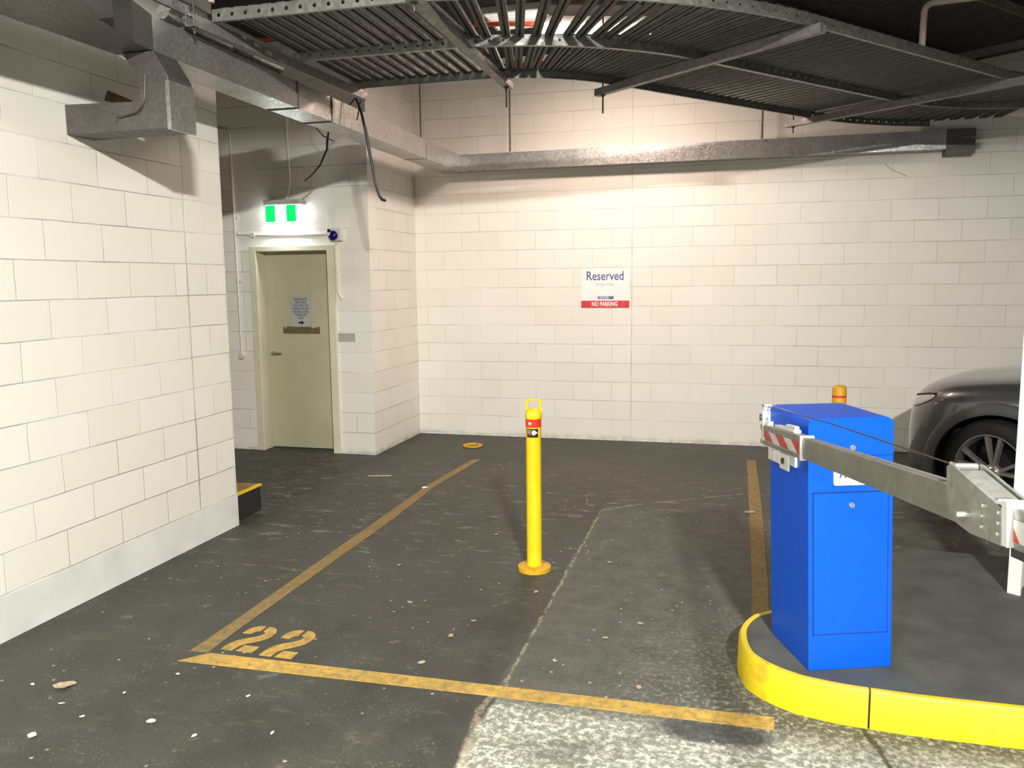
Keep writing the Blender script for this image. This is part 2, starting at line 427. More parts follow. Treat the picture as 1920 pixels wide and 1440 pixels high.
# door in the alcove
door = bpy.data.objects.new('door_1', None); COL.objects.link(door); door.location = (-4.2, YA+.1, 0); MW[door] = Matrix.Translation(door.location); struct(door)
b = B()
b.box(-4.668, -4.595, YA-.022, YA+.17, 0, 2.062); b.box(-3.82, -3.742, YA-.022, YA+.17, 0, 2.062); b.box(-4.595, -3.82, YA-.022, YA+.17, 2.012, 2.062)
obj('door_frame', b, M['frame'], door, bevel=.004)
leaf = obj('door_leaf', B().box(-4.592, -3.823, YA+.143, YA+.185, .012, 2.010), M['door'], door)
b = B(); b.lathe([(.026,0),(.026,.008),(.012,.012),(.012,.05)], 20, (-4.535, YA+.143, .985), 'y')
b.tube(fillet([(-4.535,YA+.095,.985),(-4.50,YA+.093,.987),(-4.43,YA+.10,.985)], .012), .0095, 8)
obj('door_handle', b, M['rim'], door, smooth=True)
notice = thing('door_notice', 'grey notice with lines of dark capitals and a black arrow on the alcove door', 'notice', (-4.21, YA+.138, 1.26))
obj('notice_plate', B().box(-4.323, -4.097, YA+.138, YA+.1425, 1.262, 1.566), M['notice'], notice, bevel=.001)
b = B()
for (x0,x1,z0,z1) in ((-4.327,-4.093,1.562,1.570),(-4.327,-4.093,1.258,1.264),(-4.327,-4.320,1.26,1.568),(-4.100,-4.093,1.26,1.568)): b.box(x0,x1,YA+.135,YA+.1425,z0,z1)
obj('notice_border', b, M['grey_plate'], notice)
for i, s in enumerate(('PLEASE NOTE', 'FIRE STAIRS', 'CAN ONLY BE', 'EXITED ON THE', 'GROUND LEVEL', 'PLEASE USE', 'LIFTS')):
    text_mesh(s, .031, face_y(-4.21, YA+.137, 1.535-i*.0315), M['notice_ink'], 'lettering', notice, .82, bold=.0008)
b = B(); x, z = -4.21, 1.300
b.prism([(x-.030,YA+.137,z-.009),(x+.006,YA+.137,z-.009),(x+.006,YA+.137,z-.022),(x+.033,YA+.137,z),(x+.006,YA+.137,z+.022),(x+.006,YA+.137,z+.009),(x-.030,YA+.137,z+.009)], (0,-.001,0))
obj('arrow', b, M['ink'], notice)
b = B(); zs = [1.262,1.246,1.262,1.236,1.256,1.262,1.262,1.262,1.262,1.262,1.262,1.262,1.24,1.25,1.258]
xs = [-4.419,-4.409,-4.402,-4.390,-4.378,-4.366,-4.34,-4.29,-4.24,-4.19,-4.14,-4.11,-4.098,-4.06,-4.008]
pts = [(x,YA+.1425,z) for x,z in zip(xs,zs)]+[(-4.006,YA+.1425,1.186),(-4.419,YA+.1425,1.188)]
b.prism(pts, (0,-.0015,0))
tag(obj('sticker_remnant', b, M['sticker']), 'brown strip of peeled sticker residue below the notice on the alcove door', 'sticker')
tag(obj('wall_plate', B().box(-3.735, -3.552, YA-.006, YA, 1.122, 1.206), M['grey_plate'], bevel=.002), 'dull grey rectangular plate on block wall right of the alcove door', 'plate')

# surface conduits and trunking around the door
t_ = thing('wall_conduit', 'tall cream conduit left of the alcove door ending in a round box', 'conduit', (-4.81, YA-.02, .97))
obj('pipe', B().tube(fillet([(-5.15,YA-.016,3.222),(-4.822,YA-.016,3.215),(-4.810,YA-.016,.99)], .07), .013, 10), M['conduit'], t_, smooth=True)
obj('junction_box', B().lathe([(.034,0),(.034,.03),(.028,.036)], 20, (-4.811,YA,.968), 'y'), M['conduit'], t_, smooth=True)
for z in (2.35, 2.20, 1.72): obj('saddle_clip', B().box(-4.838,-4.782,YA-.018,YA,z-.012,z+.012), M['conduit'], t_)
b = B(); b.tube([(-4.80,YA-.012,2.186),(-4.62,YA-.012,2.176),(-3.775,YA-.012,2.163)], .010, 8); b.box(-4.645,-4.595,YA-.03,YA,2.155,2.195)
tag(obj('wall_conduit', b, M['conduit'], smooth=True), 'thin horizontal cream conduit above the door frame, under the lit exit sign', 'conduit')
tag(obj('wall_conduit', B().tube([(-4.205,YA-.012,3.99),(-4.2,YA-.012,3.2),(-4.185,YA-.012,2.70),(-4.19,YA-.03,2.60),(-4.205,YA-.06,2.505)], .0105, 8), M['conduit'], smooth=True), 'vertical cream conduit dropping from above into the top of the lit exit sign', 'conduit')
tag(obj('wall_conduit', B().tube(fillet([(-3.716,YA-.014,2.09),(-3.712,YA-.014,1.60),(-3.672,YA-.014,1.535)], .03), .0135, 8), M['frame'], smooth=True), 'short cream conduit running down beside the right door jamb below the blue lens', 'conduit')
t_ = thing('motion_sensor', 'white wall box with round navy blue lens at the top right door corner', 'sensor', (-3.70, YA, 2.10))
obj('housing', B().box(-3.765,-3.640,YA-.055,YA,2.098,2.218), M['conduit'], t_, bevel=.006)
obj('lens', B().lathe([(.048,0),(.047,.012),(.036,.028),(.016,.036),(.002,.038)], 24, (-3.722,YA-.055,2.148), 'y').lathe([(.016,0),(.015,.014),(.003,.018)], 14, (-3.765,YA-.052,2.196), 'y'), M['lens'], t_, smooth=True)
tag(obj('wall_conduit', B().tube([(-3.79,YA-.008,2.40),(-3.785,YA-.008,2.23),(-3.78,YA-.008,2.14)], .006, 6), M['conduit'], smooth=True), 'thin white flex on the wall between exit sign and blue lens', 'conduit')

# lit exit sign
ex = thing('exit_sign', 'lit green and white exit sign with running figure above the alcove door', 'exit sign', (-4.22, YA, 2.295))
x0, x1, yf, yb = -4.405, -4.075, YA-.115, YA-.02
obj('housing', B().box(x0-.012, x1+.045, YA-.13, YA, 2.452, 2.498), M['grey_plate'], ex, bevel=.003)
obj('diffuser', B().box(x0, x1, yf, yb, 2.275, 2.452), M['exit_white'], ex)
obj('green_panel', B().box(x0, x0+.105, yf-.003, yf-.0005, 2.288, 2.450), M['exit_green'], ex)
obj('green_panel', B().box(x1-.105, x1, yf-.003, yf-.0005, 2.288, 2.450), M['exit_green'], ex)
b = B(); cx, cz, s = (x0+x1)/2, 2.372, .0105
def stroke(pts, w=.9):
    for a, c in zip(pts, pts[1:]):
        a = V((cx+a[0]*s, yf-.001, cz+a[1]*s)); c = V((cx+c[0]*s, yf-.001, cz+c[1]*s)); d = (c-a).normalized(); n = V((-d.z,0,d.x))*w*s*.5
        b.prism([a-n, c-n, c+n, a+n], (0,-.001,0))
stroke([(0.4,2.4),(-.5,-.4)], 1.8); stroke([(-.5,-.4),(-2.2,-1.6),(-3.6,-1.2)], 1.2); stroke([(-.3,-.5),(1.2,-2.2),(.7,-4)], 1.2)
stroke([(.4,2),(2,.8),(3,1.4)], .9); stroke([(.2,2.1),(-1.7,1.5),(-1.9,.2)], .9)
b.lathe([(.95*s,0),(.95*s,.001)], 12, (cx+.9*s,yf-.001,cz+3.7*s), 'y')
obj('running_figure', b, M['exit_ink'], ex)

# reserved sign on the back wall
sg = thing('parking_sign', 'white sign reading Reserved in blue with a red no parking band on back wall', 'sign', (-1.278, D-.004, 1.407))
obj('panel', B().box(-1.530,-1.026,D-.004,D,1.408,1.815), M['white_paint'], sg)
obj('red_band', B().box(-1.530,-1.026,D-.0055,D-.0042,1.408,1.482), M['sign_red'], sg)
text_mesh('Reserved', .132, face_y(-1.280, D-.0055, 1.735), M['sign_ink'], 'lettering', sg, .80, bold=.0006)
text_mesh('Monday to Friday', .036, face_y(-1.282, D-.0055, 1.652), M['sign_grey'], 'lettering', sg, .72)
text_mesh('NO PARKING', .064, face_y(-1.282, D-.0065, 1.445), M['white_paint'], 'lettering', sg, .70, bold=.0016)
obj('logo_band', B().box(-1.357,-1.225,D-.0055,D-.0042,1.498,1.528), M['sign_band'], sg)
obj('logo_box', B().box(-1.225,-1.190,D-.0055,D-.0042,1.498,1.528), M['sign_navy'], sg)
text_mesh('SECURE', .027, face_y(-1.288, D-.0062, 1.513), M['white_paint'], 'lettering', sg, .92)
text_mesh('P', .027, face_y(-1.208, D-.0062, 1.513), M['white_paint'], 'lettering', sg)

# louvred ceiling light near the back wall
w = thing('louvre_light', 'flat louvred ceiling light above the bend of the rack, left of the bright batten', 'light', (-1.86, 7.3, CZ-.05))
b = B(); X0, X1, Y0, Y1 = -2.09, -1.62, 7.08, 7.55
obj('diffuser', B().box(X0,X1,Y0,Y1,CZ-.03,CZ-.01), M['louvre_diffuser'], w)
b.box(X0-.02,X0,Y0-.02,Y1+.02,CZ-.05,CZ); b.box(X1,X1+.02,Y0-.02,Y1+.02,CZ-.05,CZ); b.box(X0,X1,Y0-.02,Y0,CZ-.05,CZ); b.box(X0,X1,Y1,Y1+.02,CZ-.05,CZ)
obj('light_frame', b, M['fixture'], w)
for i in range(7): obj('louvre', B().box(X0,X1,Y0+.03+i*.065,Y0+.036+i*.065,CZ-.05,CZ-.03), M['fixture'], w)

# ------------------------------------------------------------------ ducts
b = B(); zb, zt = 2.85, 3.02
b.prism([(-3.03,3.703,zb),(-2.81,3.703,zb),(-2.81,8.512,zb),(-2.86,8.512,zb),(-2.86,8.65,zb),(-3.03,8.65,zb)], (0,0,zt-zb))
run = thing('galvanised_duct', 'long square galvanised duct beside the left wall that turns along the back wall', 'duct', (-2.92, 6, zb))
obj('duct_run', b, M['duct'], run)
obj('duct_run', B().box(-2.86,1.86,8.512,D-.004,zb,zt), M['duct'], run)
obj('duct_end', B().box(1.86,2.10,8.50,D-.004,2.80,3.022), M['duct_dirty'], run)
for y in (5.13, 5.62):
    b = B(); b.box(-3.036,-2.804,y-.006,y+.006,zb-.006,zb); b.box(-2.81,-2.804,y-.006,y+.006,zb,zt+.004)
    obj('strap', b, M['rod'], run)
for y in (7.55, 8.40): obj('joint_flange', B().box(-3.034,-2.806,y-.012,y+.012,zb-.004,zt+.004), M['duct'], run)
for x in (-2.72, -.50, 1.72): obj('joint_flange', B().box(x-.012,x+.012,8.508,D-.002,zb-.004,zt+.004), M['duct'], run)
# tapered box section nearest the camera
b = B()
def rect(y, x0, x1, z0, z1): return [(x0,y,z0),(x1,y,z0),(x1,y,z1),(x0,y,z1)]
b.loft([rect(1.6,-3.05,-2.60,2.85,3.06), rect(3.2,-3.05,-2.62,2.85,3.06), rect(3.2,-3.05,-2.70,2.853,3.058), rect(3.55,-3.04,-2.80,2.853,3.05), rect(3.7,-3.032,-2.808,2.852,3.022)])
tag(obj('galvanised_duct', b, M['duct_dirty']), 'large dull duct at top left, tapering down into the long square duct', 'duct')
# corrugated foil hose over the square duct
b = B(); path = []
for i in range(70):
    t = i/69; path.append(V((-2.925+.01*math.sin(9*t), 3.95+1.15*t, 3.126+.004*math.sin(14*t))))
b.tube(path, [(.088+.006*(i % 2))*min(1, .45+i*.12, .45+(69-i)*.12) for i in range(70)], 18)
tag(obj('flexible_duct', b, M['duct'], smooth=True), 'shiny crumpled foil duct lying over the square duct under the rack corner', 'duct')
# offset elbow out of the left wall
el = thing('elbow_duct', 'dull square elbow duct leaving the left wall and rising to the main duct', 'duct', (-2.95, 3.77, 2.47))
P_ = [(XL,3.68,2.47),(-2.72,3.68,2.47),(-2.72,3.68,2.72),(-2.80,3.68,2.848),(-2.98,3.68,2.848),(-2.892,3.68,2.72),(-2.892,3.68,2.61),(XL,3.68,2.622)]
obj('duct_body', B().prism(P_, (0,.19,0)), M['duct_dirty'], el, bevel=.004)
obj('duct_sleeve', B().box(-2.735,-2.712,3.675,3.875,2.465,2.70), M['duct'], el)
obj('pull_wire', B().tube(fillet([(-2.845,3.672,2.735),(-2.85,3.66,2.60),(-2.885,3.66,2.555),(-3.03,3.672,2.535)], .04), .0045, 6), M['rod'], el, smooth=True)
obj('access_cap', B().lathe([(.018,0),(.014,.008)], 12, (-3.035,3.68,2.533), 'y'), M['duct_dirty'], el)
b = B(); b.prism([(XL-.05,3.97,2.70),(XL-.05,4.19,2.70),(XL-.05,4.19,2.745),(XL-.05,4.0,2.76)], (.052,0,0))
struct(obj('trim_1', b, M['foam']))

# ------------------------------------------------------------------ cable ladders
ZR = 3.08
def perforated(path, z0, h=.06, pitch=.082, hole=.011, flange=.018, side=1):
    """C-section rail with round holes along a plan polyline"""
    pts = [V((p[0],p[1],0)) for p in path]; L = [0]
    for a, c in zip(pts, pts[1:]): L.append(L[-1]+(c-a).length)
    def at(s):
        s = max(0, min(L[-1], s))
        for i in range(len(pts)-1):
            if s <= L[i+1]+1e-9:
                t = (s-L[i])/max(1e-9, L[i+1]-L[i]); d = (pts[i+1]-pts[i]).normalized(); return pts[i].lerp(pts[i+1], t), d
        return pts[-1], (pts[-1]-pts[-2]).normalized()
    n = max(1, round(L[-1]/pitch)); st = L[-1]/n; b = B()
    def vx(s, z, off=0):
        p, d = at(s); q = p+V((-d.y,d.x,0))*off*side; return b.m.verts.new((q.x,q.y,z))
    cols = [[vx(i*st, z0), vx(i*st, z0+h), vx(i*st, z0, flange), vx(i*st, z0+h, flange)] for i in range(n+1)]
    for i in range(n):
        a, c = cols[i], cols[i+1]; hv = []
        for k in range(8):
            an = k*PI/4; hv.append(vx((i+.5)*st+(hole or .01)*math.cos(an), z0+h*.5+(hole or .01)*math.sin(an)))
        bl, br, tr, tl = a[0], c[0], c[1], a[1]
        if not hole:
            for v_ in hv: b.m.verts.remove(v_)
            b.face([bl,br,tr,tl]); b.face([a[0],a[2],c[2],c[0]]); b.face([a[1],c[1],c[3],a[3]]); continue
        b.face([bl,br,hv[7],hv[6],hv[5]]); b.face([br,tr,hv[1],hv[0],hv[7]]); b.face([tr,tl,hv[3],hv[2],hv[1]]); b.face([tl,bl,hv[5],hv[4],hv[3]])
        b.face([a[0],a[2],c[2],c[0]]); b.face([a[1],c[1],c[3],a[3]])
    return b
def rail(name, path, z0, parent, side=1, mat='rack', **kw):
    o = obj(name, perforated(path, z0, side=side, **kw), M[mat], parent)
    md = o.modifiers.new('thick', 'SOLIDIFY'); md.thickness = .003; md.offset = 0
    return o
def rung_bm(L, w=.052, h=.022, lip=.019, th=.003):
    """slotted channel of length L along +x, slot facing down"""
    p = [(-w/2,0),(-w/2+lip,0),(-w/2+lip,th),(-w/2+th,th),(-w/2+th,h-th),(w/2-th,h-th),(w/2-th,th),(w/2-lip,th),(w/2-lip,0),(w/2,0),(w/2,h),(-w/2,h)]
    return B().prism([(0,y,z) for y,z in p], (L,0,0))
def rungs(parent, L, places, z):
    first = None
    for (x, y, a) in places:
        if first is None:
            o = first = obj('rung', rung_bm(L), M['rung'], parent, local=True)
        else:
            o = first.copy(); COL.objects.link(o); o.parent = parent
        o.matrix_local = MW[parent].inverted() @ Matrix.Translation((x,y,z)) @ Matrix.Rotation(a, 4, 'Z')
C1 = (-1.75, 6.85); RO, RM, RI = 2.80, 1.963, 1.152; A1 = math.radians(50)
RZ = ZR+.045
# straight run on the left
y_o, y_m, y_i = C1[1]-RO, C1[1]-RM, C1[1]-RI
xa, xb = -2.70, -1.50
lad = thing('cable_ladder', 'left straight length of the perforated steel cable rack overhead, beside the square duct', 'cable rack', (-2.1, 4.9, ZR))
rail('side_rail', [(xa,y_o),(xb,y_o)], ZR, lad); rail('centre_rail', [(xa,y_m),(xb,y_m)], ZR, lad, h=.056, flange=.03); rail('side_rail', [(xa,y_i),(xb,y_i)], ZR, lad, -1, hole=0)
rungs(lad, RO-RI-.01, [(xa+.075+i*.082, y_o+.005, PI/2) for i in range(14)], RZ)
# bend
lad = thing('cable_ladder', 'curved middle length of the overhead cable rack with rungs fanning out, under the light', 'cable rack', (-1.0, 4.6, ZR))
for nm, r, sd, fl in (('side_rail', RO, 1, .018), ('centre_rail', RM, 1, .03), ('side_rail', RI, -1, .018)):
    path = [(xb, C1[1]-r), (C1[0], C1[1]-r)] if False else []
    path += [(p.x,p.y) for p in arc(C1, r, -PI/2+math.radians(4 if r > 2 else 6), -PI/2+A1, 26, 0)]
    rail(nm, path, ZR, lad, sd, flange=fl, hole=.008 if r != RI else 0)
ang = [7, 9.2, 12.6, 14.9, 17.8, 20.0, 23.2, 25.4, 28.2, 30.4, 33.0, 35.2, 37.8, 40.0, 42.4, 44.6, 46.8, 48.8]
rungs(lad, RO-RI-.01, [(C1[0]+RO*math.sin(math.radians(a))*.999, C1[1]-RO*math.cos(math.radians(a))*.999, PI/2+math.radians(a)) for a in ang], RZ)
# straight run on the right
d1 = V((math.cos(A1), math.sin(A1), 0)); n1 = V((math.sin(A1), -math.cos(A1), 0)); LR = 2.32
lad = thing('cable_ladder', 'right straight length of the overhead cable rack running diagonally towards the back wall', 'cable rack', (.7, 6.4, ZR))
for nm, r, sd, fl in (('side_rail', RO, 1, .018), ('centre_rail', RM, 1, .03), ('side_rail', RI, -1, .018)):
    p = V((*C1,0))+n1*r; q = p+d1*LR; rail(nm, [(p.x,p.y),(q.x,q.y)], ZR, lad, sd, flange=fl, hole=.008 if r != RI else 0)
pl = []
for i in range(28):
    p = V((*C1,0))+n1*(RO-.005)+d1*(.05+i*.082); pl.append((p.x,p.y, PI/2+A1))
rungs(lad, RO-RI-.01, pl, RZ)
# counter bend behind the last beam
pe = V((*C1,0))+d1*LR; RB = .9; C2 = pe+n1*(RO+RB)       # outer side of this bend is the wall side
lad = thing('cable_ladder', 'far right curved length of the overhead cable rack beyond the last support beam', 'cable rack', (2.2, 8.2, ZR))
for nm, r, sd in (('side_rail', RB, -1), ('centre_rail', RB+RO-RM, 1), ('side_rail', RB+RO-RI, -1)):
    a0 = math.atan2(-n1.y, -n1.x)
    rail(nm, [(p.x,p.y) for p in arc((C2.x,C2.y), r, a0, a0-math.radians(44), 18, 0)], ZR, lad, sd, hole=0 if r == RB else .008)
pl = []
for i in range(16):
    a = a0-math.radians(1.5+i*2.8); pl.append((C2.x+(RB+.004)*math.cos(a), C2.y+(RB+.004)*math.sin(a), a))
rungs(lad, RO-RI-.01, pl, RZ)
# second tier above the right length
zr2 = 3.45
lad = thing('cable_ladder', 'dark upper tier of cable rack above the right diagonal length, at the upper right', 'cable rack', (1.0, 6.2, zr2))
o2 = V((*C1,0))
for off, sd in ((2.94,1), (2.10,1), (1.25,-1)):
    p = o2+n1*off+d1*.25; q = o2+n1*off+d1*3.3; rail('side_rail', [(p.x,p.y),(q.x,q.y)], zr2, lad, sd, hole=.008)
pl = []
for i in range(37):
    p = o2+n1*2.935+d1*(.30+i*.082); pl.append((p.x,p.y, PI/2+A1))
rungs(lad, 1.69, pl, zr2+.045)
# perforated angle from the rack corner towards the camera
tag(rail('steel_rail', [(-2.765,1.9),(-2.775,3.955)], ZR, None, -1, h=.065, hole=.012, mat='strut'), 'perforated steel rail running from the rack corner towards the camera, top left', 'rail')

# trapeze beams under the ladders
def beam(label, p, q, rods, w=.042, h=.042, z=ZR, L=(.06,)):
    p, q = V((p[0],p[1],z-h)), V((q[0],q[1],z-h)); d = (q-p).normalized(); n = V((-d.y,d.x,0))
    t_ = thing('support_beam', label, 'beam', tuple(p.lerp(q,.5)))
    prof = [(-w/2,0),(w/2,0),(w/2,h),(w/2-.012,h),(w/2-.012,h-.004),(w/2-.004,h-.004),(w/2-.004,.004),(-w/2+.004,.004),(-w/2+.004,h-.004),(-w/2+.012,h-.004),(-w/2+.012,h),(-w/2,h)]
    obj('channel', B().prism([p+n*a+V((0,0,c)) for a,c in prof], q-p), M['strut'], t_)
    for (s, z0, z1) in rods:
        c = p.lerp(q, s)
        b = B(); b.tube([(c.x,c.y,z0),(c.x,c.y,z1)], .006, 8); b.lathe([(.014,-.012),(.014,0)], 6, (c.x,c.y,z-h)); b.lathe([(.022,-.003),(.022,0)], 12, (c.x,c.y,z-h))
        obj('threaded_rod', b, M['rod'], t_)
    return t_
beam('galvanised beam along the left edge of the overhead rack, above the square duct', (-2.735,3.90), (-2.63,5.80), [(.02,ZR-.09,CZ)], .05, .06)
beam('grey beam under the overhead rack where its left length meets the bend', (-1.52,3.9), (-1.55,5.86), [(.955,2.90,CZ), (.03,ZR-.08,CZ)], .06)
pb = V((*C1,0))+d1*.02
beam('pinkish grey diagonal beam under the rack where the bend meets the right length', pb+n1*2.86, pb+n1*.98, [(.965,2.90,CZ)], .05, .05)
pc = V((*C1,0))+d1*2.30
beam('long grey diagonal beam under the right end of the rack, nearest the duct end', pc+n1*3.0, pc+n1*.93, [(.965,2.97,CZ)], .05, .05)
p3 = o2+d1*2.77
beam('dark beam under the upper rack tier at the upper right', p3+n1*3.10, p3+n1*1.15, [(.04,zr2-.08,CZ)], .05, .05, zr2)
# hangers of the back duct
for x, lab in ((-2.24, 'threaded rod hanging the back wall duct near its left end, beside a beam tip'), (.247, 'threaded rod hanging the back wall duct right of centre, under the diagonal rack')):
    tag(obj('hanger_rod', B().tube([(x,8.47,zt),(x,8.47,CZ)], .010, 8), M['rod'], smooth=True), lab, 'rod')
tag(obj('hanger_rod', B().tube([(-2.93,7.72,zt),(-2.93,7.72,CZ)], .007, 8), M['rod'], smooth=True), 'thin rod hanging the left duct near the alcove corner', 'rod')

# pipes and cables
tag(obj('conduit_pipe', B().tube(fillet([(1.135,5.97,3.13),(1.14,5.97,3.405),(2.6,5.97,3.46)], .06), .020, 12), M['conduit_pink'], smooth=True), 'pinkish conduit standing on the curved side rail and bending right, top right', 'conduit')
tag(obj('conduit_pipe', B().tube(fillet([(-2.68,4.02,3.165),(-2.68,4.02,3.30),(-2.2,4.3,3.98)], .05), .017, 10), M['conduit_pink'], smooth=True), 'short pale pipe rising behind the rack corner at the top left', 'conduit')
tag(obj('sprinkler_pipe', B().tube(fillet([(-5.6,6.9,3.88),(-2.87,6.99,3.88),(-1.9,7.15,3.88),(-1.26,7.4,3.88),(-.74,7.68,3.88),(.4,8.4,3.88)], .1), .022, 10), M['pipe_red'], smooth=True), 'bent orange red pipe high above the cable rack', 'pipe')
tag(obj('sprinkler_pipe', B().tube([(-3.36,8.624,3.90),(8.19,8.624,3.90)], .03, 10), M['pipe_red'], smooth=True), 'straight dark red pipe along the top of the back wall', 'pipe')
tag(obj('hanging_cable', B().tube([V((0,0,H))+(V(q)-V((0,0,H)))*.945 for q in ((-2.914,6.2,3.201),(-2.847,6.2,3.034),(-2.80,6.18,2.86),(-2.782,6.18,2.74),(-2.770,6.2,2.634),(-2.748,6.2,2.489),(-2.711,6.2,2.372),(-2.690,6.2,2.345),(-2.660,6.2,2.335))], [.008,.011,.013,.013,.011,.009,.012,.012,.009], 8), M['black'], smooth=True), 'thick black cable hanging over the duct with its end curled at the alcove corner', 'cable')
tag(obj('hanging_cable', B().tube([(-2.70,5.90,3.10),(-2.715,5.9,3.03),(-2.735,5.88,2.90)], .005, 6), M['black'], smooth=True), 'thin black cable crossing behind the thick hanging cable at the rack edge', 'cable')
tag(obj('hanging_cable', B().tube([(-3.15,6.8,3.3),(-3.438,6.8,3.003),(-3.452,6.8,2.93),(-3.459,6.8,2.858),(-3.532,6.8,2.725),(-3.613,6.8,2.646),(-3.688,6.8,2.598)], [.006,.008,.011,.009,.007,.006,.005], 8), M['black'], smooth=True), 'thin black cable drooping in the alcove above and right of the exit sign', 'cable')
tag(obj('hanging_cable', B().tube([(-3.63,6.86,3.16),(-3.585,6.86,3.057),(-3.52,6.86,2.985),(-3.42,6.86,2.934)], .005, 6), M['black'], smooth=True), 'short thin cable stub under the duct beside the drooping alcove cable', 'cable')
tag(obj('loose_wire', B().tube([(1.37,D-.004,2.757),(1.42,D-.004,2.71),(1.474,D-.004,2.68),(1.568,D-.004,2.636)], .004, 6), M['conduit_pink'], smooth=True), 'short pinkish wire on the back wall below the right end of the duct', 'wire')

# lamps
def batten(label, p, q, tube_mat):
    p, q = V(p), V(q); d = (q-p).normalized(); n = V((0,0,1)).cross(d)
    t_ = thing('batten_light', label, 'light', tuple(p.lerp(q,.5)))
    obj('housing', B().prism([p+n*a+V((0,0,c)) for a,c in ((-.03,.042),(.03,.042),(.05,.09),(-.05,.09))], q-p), M['fixture'], t_)
    obj('tube', B().tube([p+d*.02, q-d*.02], .038, 14), tube_mat, t_, smooth=True)
    obj('hanger', B().tube([p.lerp(q,.15)+V((0,0,.09)), p.lerp(q,.15)+V((0,0,CZ-p.z))], .006, 6).tube([p.lerp(q,.85)+V((0,0,.09)), p.lerp(q,.85)+V((0,0,CZ-p.z))], .006, 6), M['rod'], t_)
LA, LB_ = (-1.60,7.04,3.78), (-.62,7.36,3.78)
batten('lit batten light above the bend of the cable rack', LA, LB_, M['tube_warm'])
FA, FB = (.93,-2.05,3.88), (2.0,-1.70,3.88)
batten('lit batten light behind the camera to the right', FA, FB, M['tube_cool'])

GA, GB = (-1.9,-2.9,3.88), (-.8,-2.5,3.88)
batten('lit batten light behind the camera to the left', GA, GB, M['tube_cool'])

def area(name, loc, rot, sx, sy, power, col, spread=180):
    l = bpy.data.lights.new(name, 'AREA'); l.shape = 'RECTANGLE'; l.size = sx; l.size_y = sy; l.energy = power; l.color = col
    l.spread = math.radians(spread)
    o = bpy.data.objects.new(name, l); COL.objects.link(o); o.location = loc; o.rotation_euler = rot; return o

# ------------------------------------------------------------------ floor markings
def strip(name, pts, mat, label, cat='road marking', group=None, h=.003):
    return tag(obj(name, B().prism([(x,y,.0005) for x,y in pts], (0,0,h)), mat), label, cat, group)
strip('bay_line', [(-2.394,3.062),(-2.30,3.165),(-.98,3.176),(.195,3.185),(.19,3.092),(-.97,3.088)], M['line'], 'yellow line across the open end of the parking bay, nearest the camera')
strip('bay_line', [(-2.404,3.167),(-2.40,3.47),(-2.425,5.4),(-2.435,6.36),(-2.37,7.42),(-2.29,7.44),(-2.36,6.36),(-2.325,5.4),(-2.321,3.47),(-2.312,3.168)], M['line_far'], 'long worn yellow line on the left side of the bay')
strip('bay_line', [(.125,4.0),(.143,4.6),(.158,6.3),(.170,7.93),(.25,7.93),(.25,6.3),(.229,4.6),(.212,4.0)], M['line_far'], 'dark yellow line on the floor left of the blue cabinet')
def digit(x0, y0, w, h, sh, label):
    """stencilled 2 in three strokes"""
    def P(u, v): return (x0+u*w+sh*v, y0+v*h, .0006)
    t_ = thing('stencilled_digit', label, 'road marking', (x0+w/2, y0+h/2, 0))
    def poly(pp): obj('stroke', B().prism([P(*q) for q in pp], (0,0,.003)), M['line'], t_)
    poly([(.0,.66),(.03,.82),(.12,.94),(.28,1.0),(.44,1.0),(.44,.80),(.36,.79),(.30,.74),(.28,.66)])
    poly([(.55,1.0),(.72,.99),(.88,.92),(.97,.80),(.97,.66),(.90,.53),(.72,.40),(.50,.29),(.40,.20),(.36,0),(.0,0),(.02,.18),(.10,.34),(.28,.46),(.52,.56),(.64,.64),(.67,.72),(.64,.78),(.55,.80)])
    poly([(.48,0),(1.0,0),(1.0,.22),(.54,.22)])
digit(-2.275, 3.215, .165, .275, .0, 'stencilled yellow digit two nearest the bay line corner')
digit(-2.065, 3.200, .165, .290, .0, 'stencilled yellow digit two on the right of the pair')
tag(obj('bollard_base_ring', B().lathe([(.088,0),(.102,.004),(.102,.016),(.088,.022),(.072,.016),(.070,.0)], 36, (-2.56,8.04,.0), 'z', True), M['yellow_old'], smooth=True), 'small yellow steel ring on the floor by the back wall', 'ring')

# ------------------------------------------------------------------ bollards
bo = thing('bollard', 'tall yellow bollard with red band and black label, standing in the bay', 'bollard', (-1.094, 4.60, 0))
cx, cy, r = -1.094, 4.60, .0445
obj('post', B().lathe([(r,.02),(r,.905),(r+.003,.912),(r+.003,.935),(r-.006,.955),(r-.018,.963),(.001,.965)], 40, (cx,cy,0)), M['yellow'], bo, smooth=True)
obj('base_flange', B().lathe([(.050,.0),(.098,.0),(.098,.024),(.092,.028),(.050,.030)], 40, (cx,cy,0)), M['yellow_old'], bo, smooth=True)
obj('red_band', B().lathe([(r,.858),(r+.0012,.858),(r+.0012,.906),(r,.906)], 40, (cx,cy,0)), M['band_red'], bo, smooth=True)
b = B(); hw = .043
b.tube([(cx-hw+.003,cy+.012,.90),(cx-hw+.003,cy+.012,1.005),(cx-hw+.006,cy+.012,1.012),(cx+hw-.006,cy+.012,1.012),(cx+hw-.003,cy+.012,1.005),(cx+hw-.003,cy+.012,.90)], .0075, 8)
obj('lift_handle', b, M['yellow'], bo, smooth=True)
obj('lock_cylinder', B().lathe([(.010,0),(.010,.004),(.006,.005)], 16, (cx-.010,cy-r-.0005,.880), 'y'), M['bolt'], bo)
b = B(); vs = []
def cyl(a, z, e): return (cx+(r+e)*math.sin(a), cy-(r+e)*math.cos(a), z)
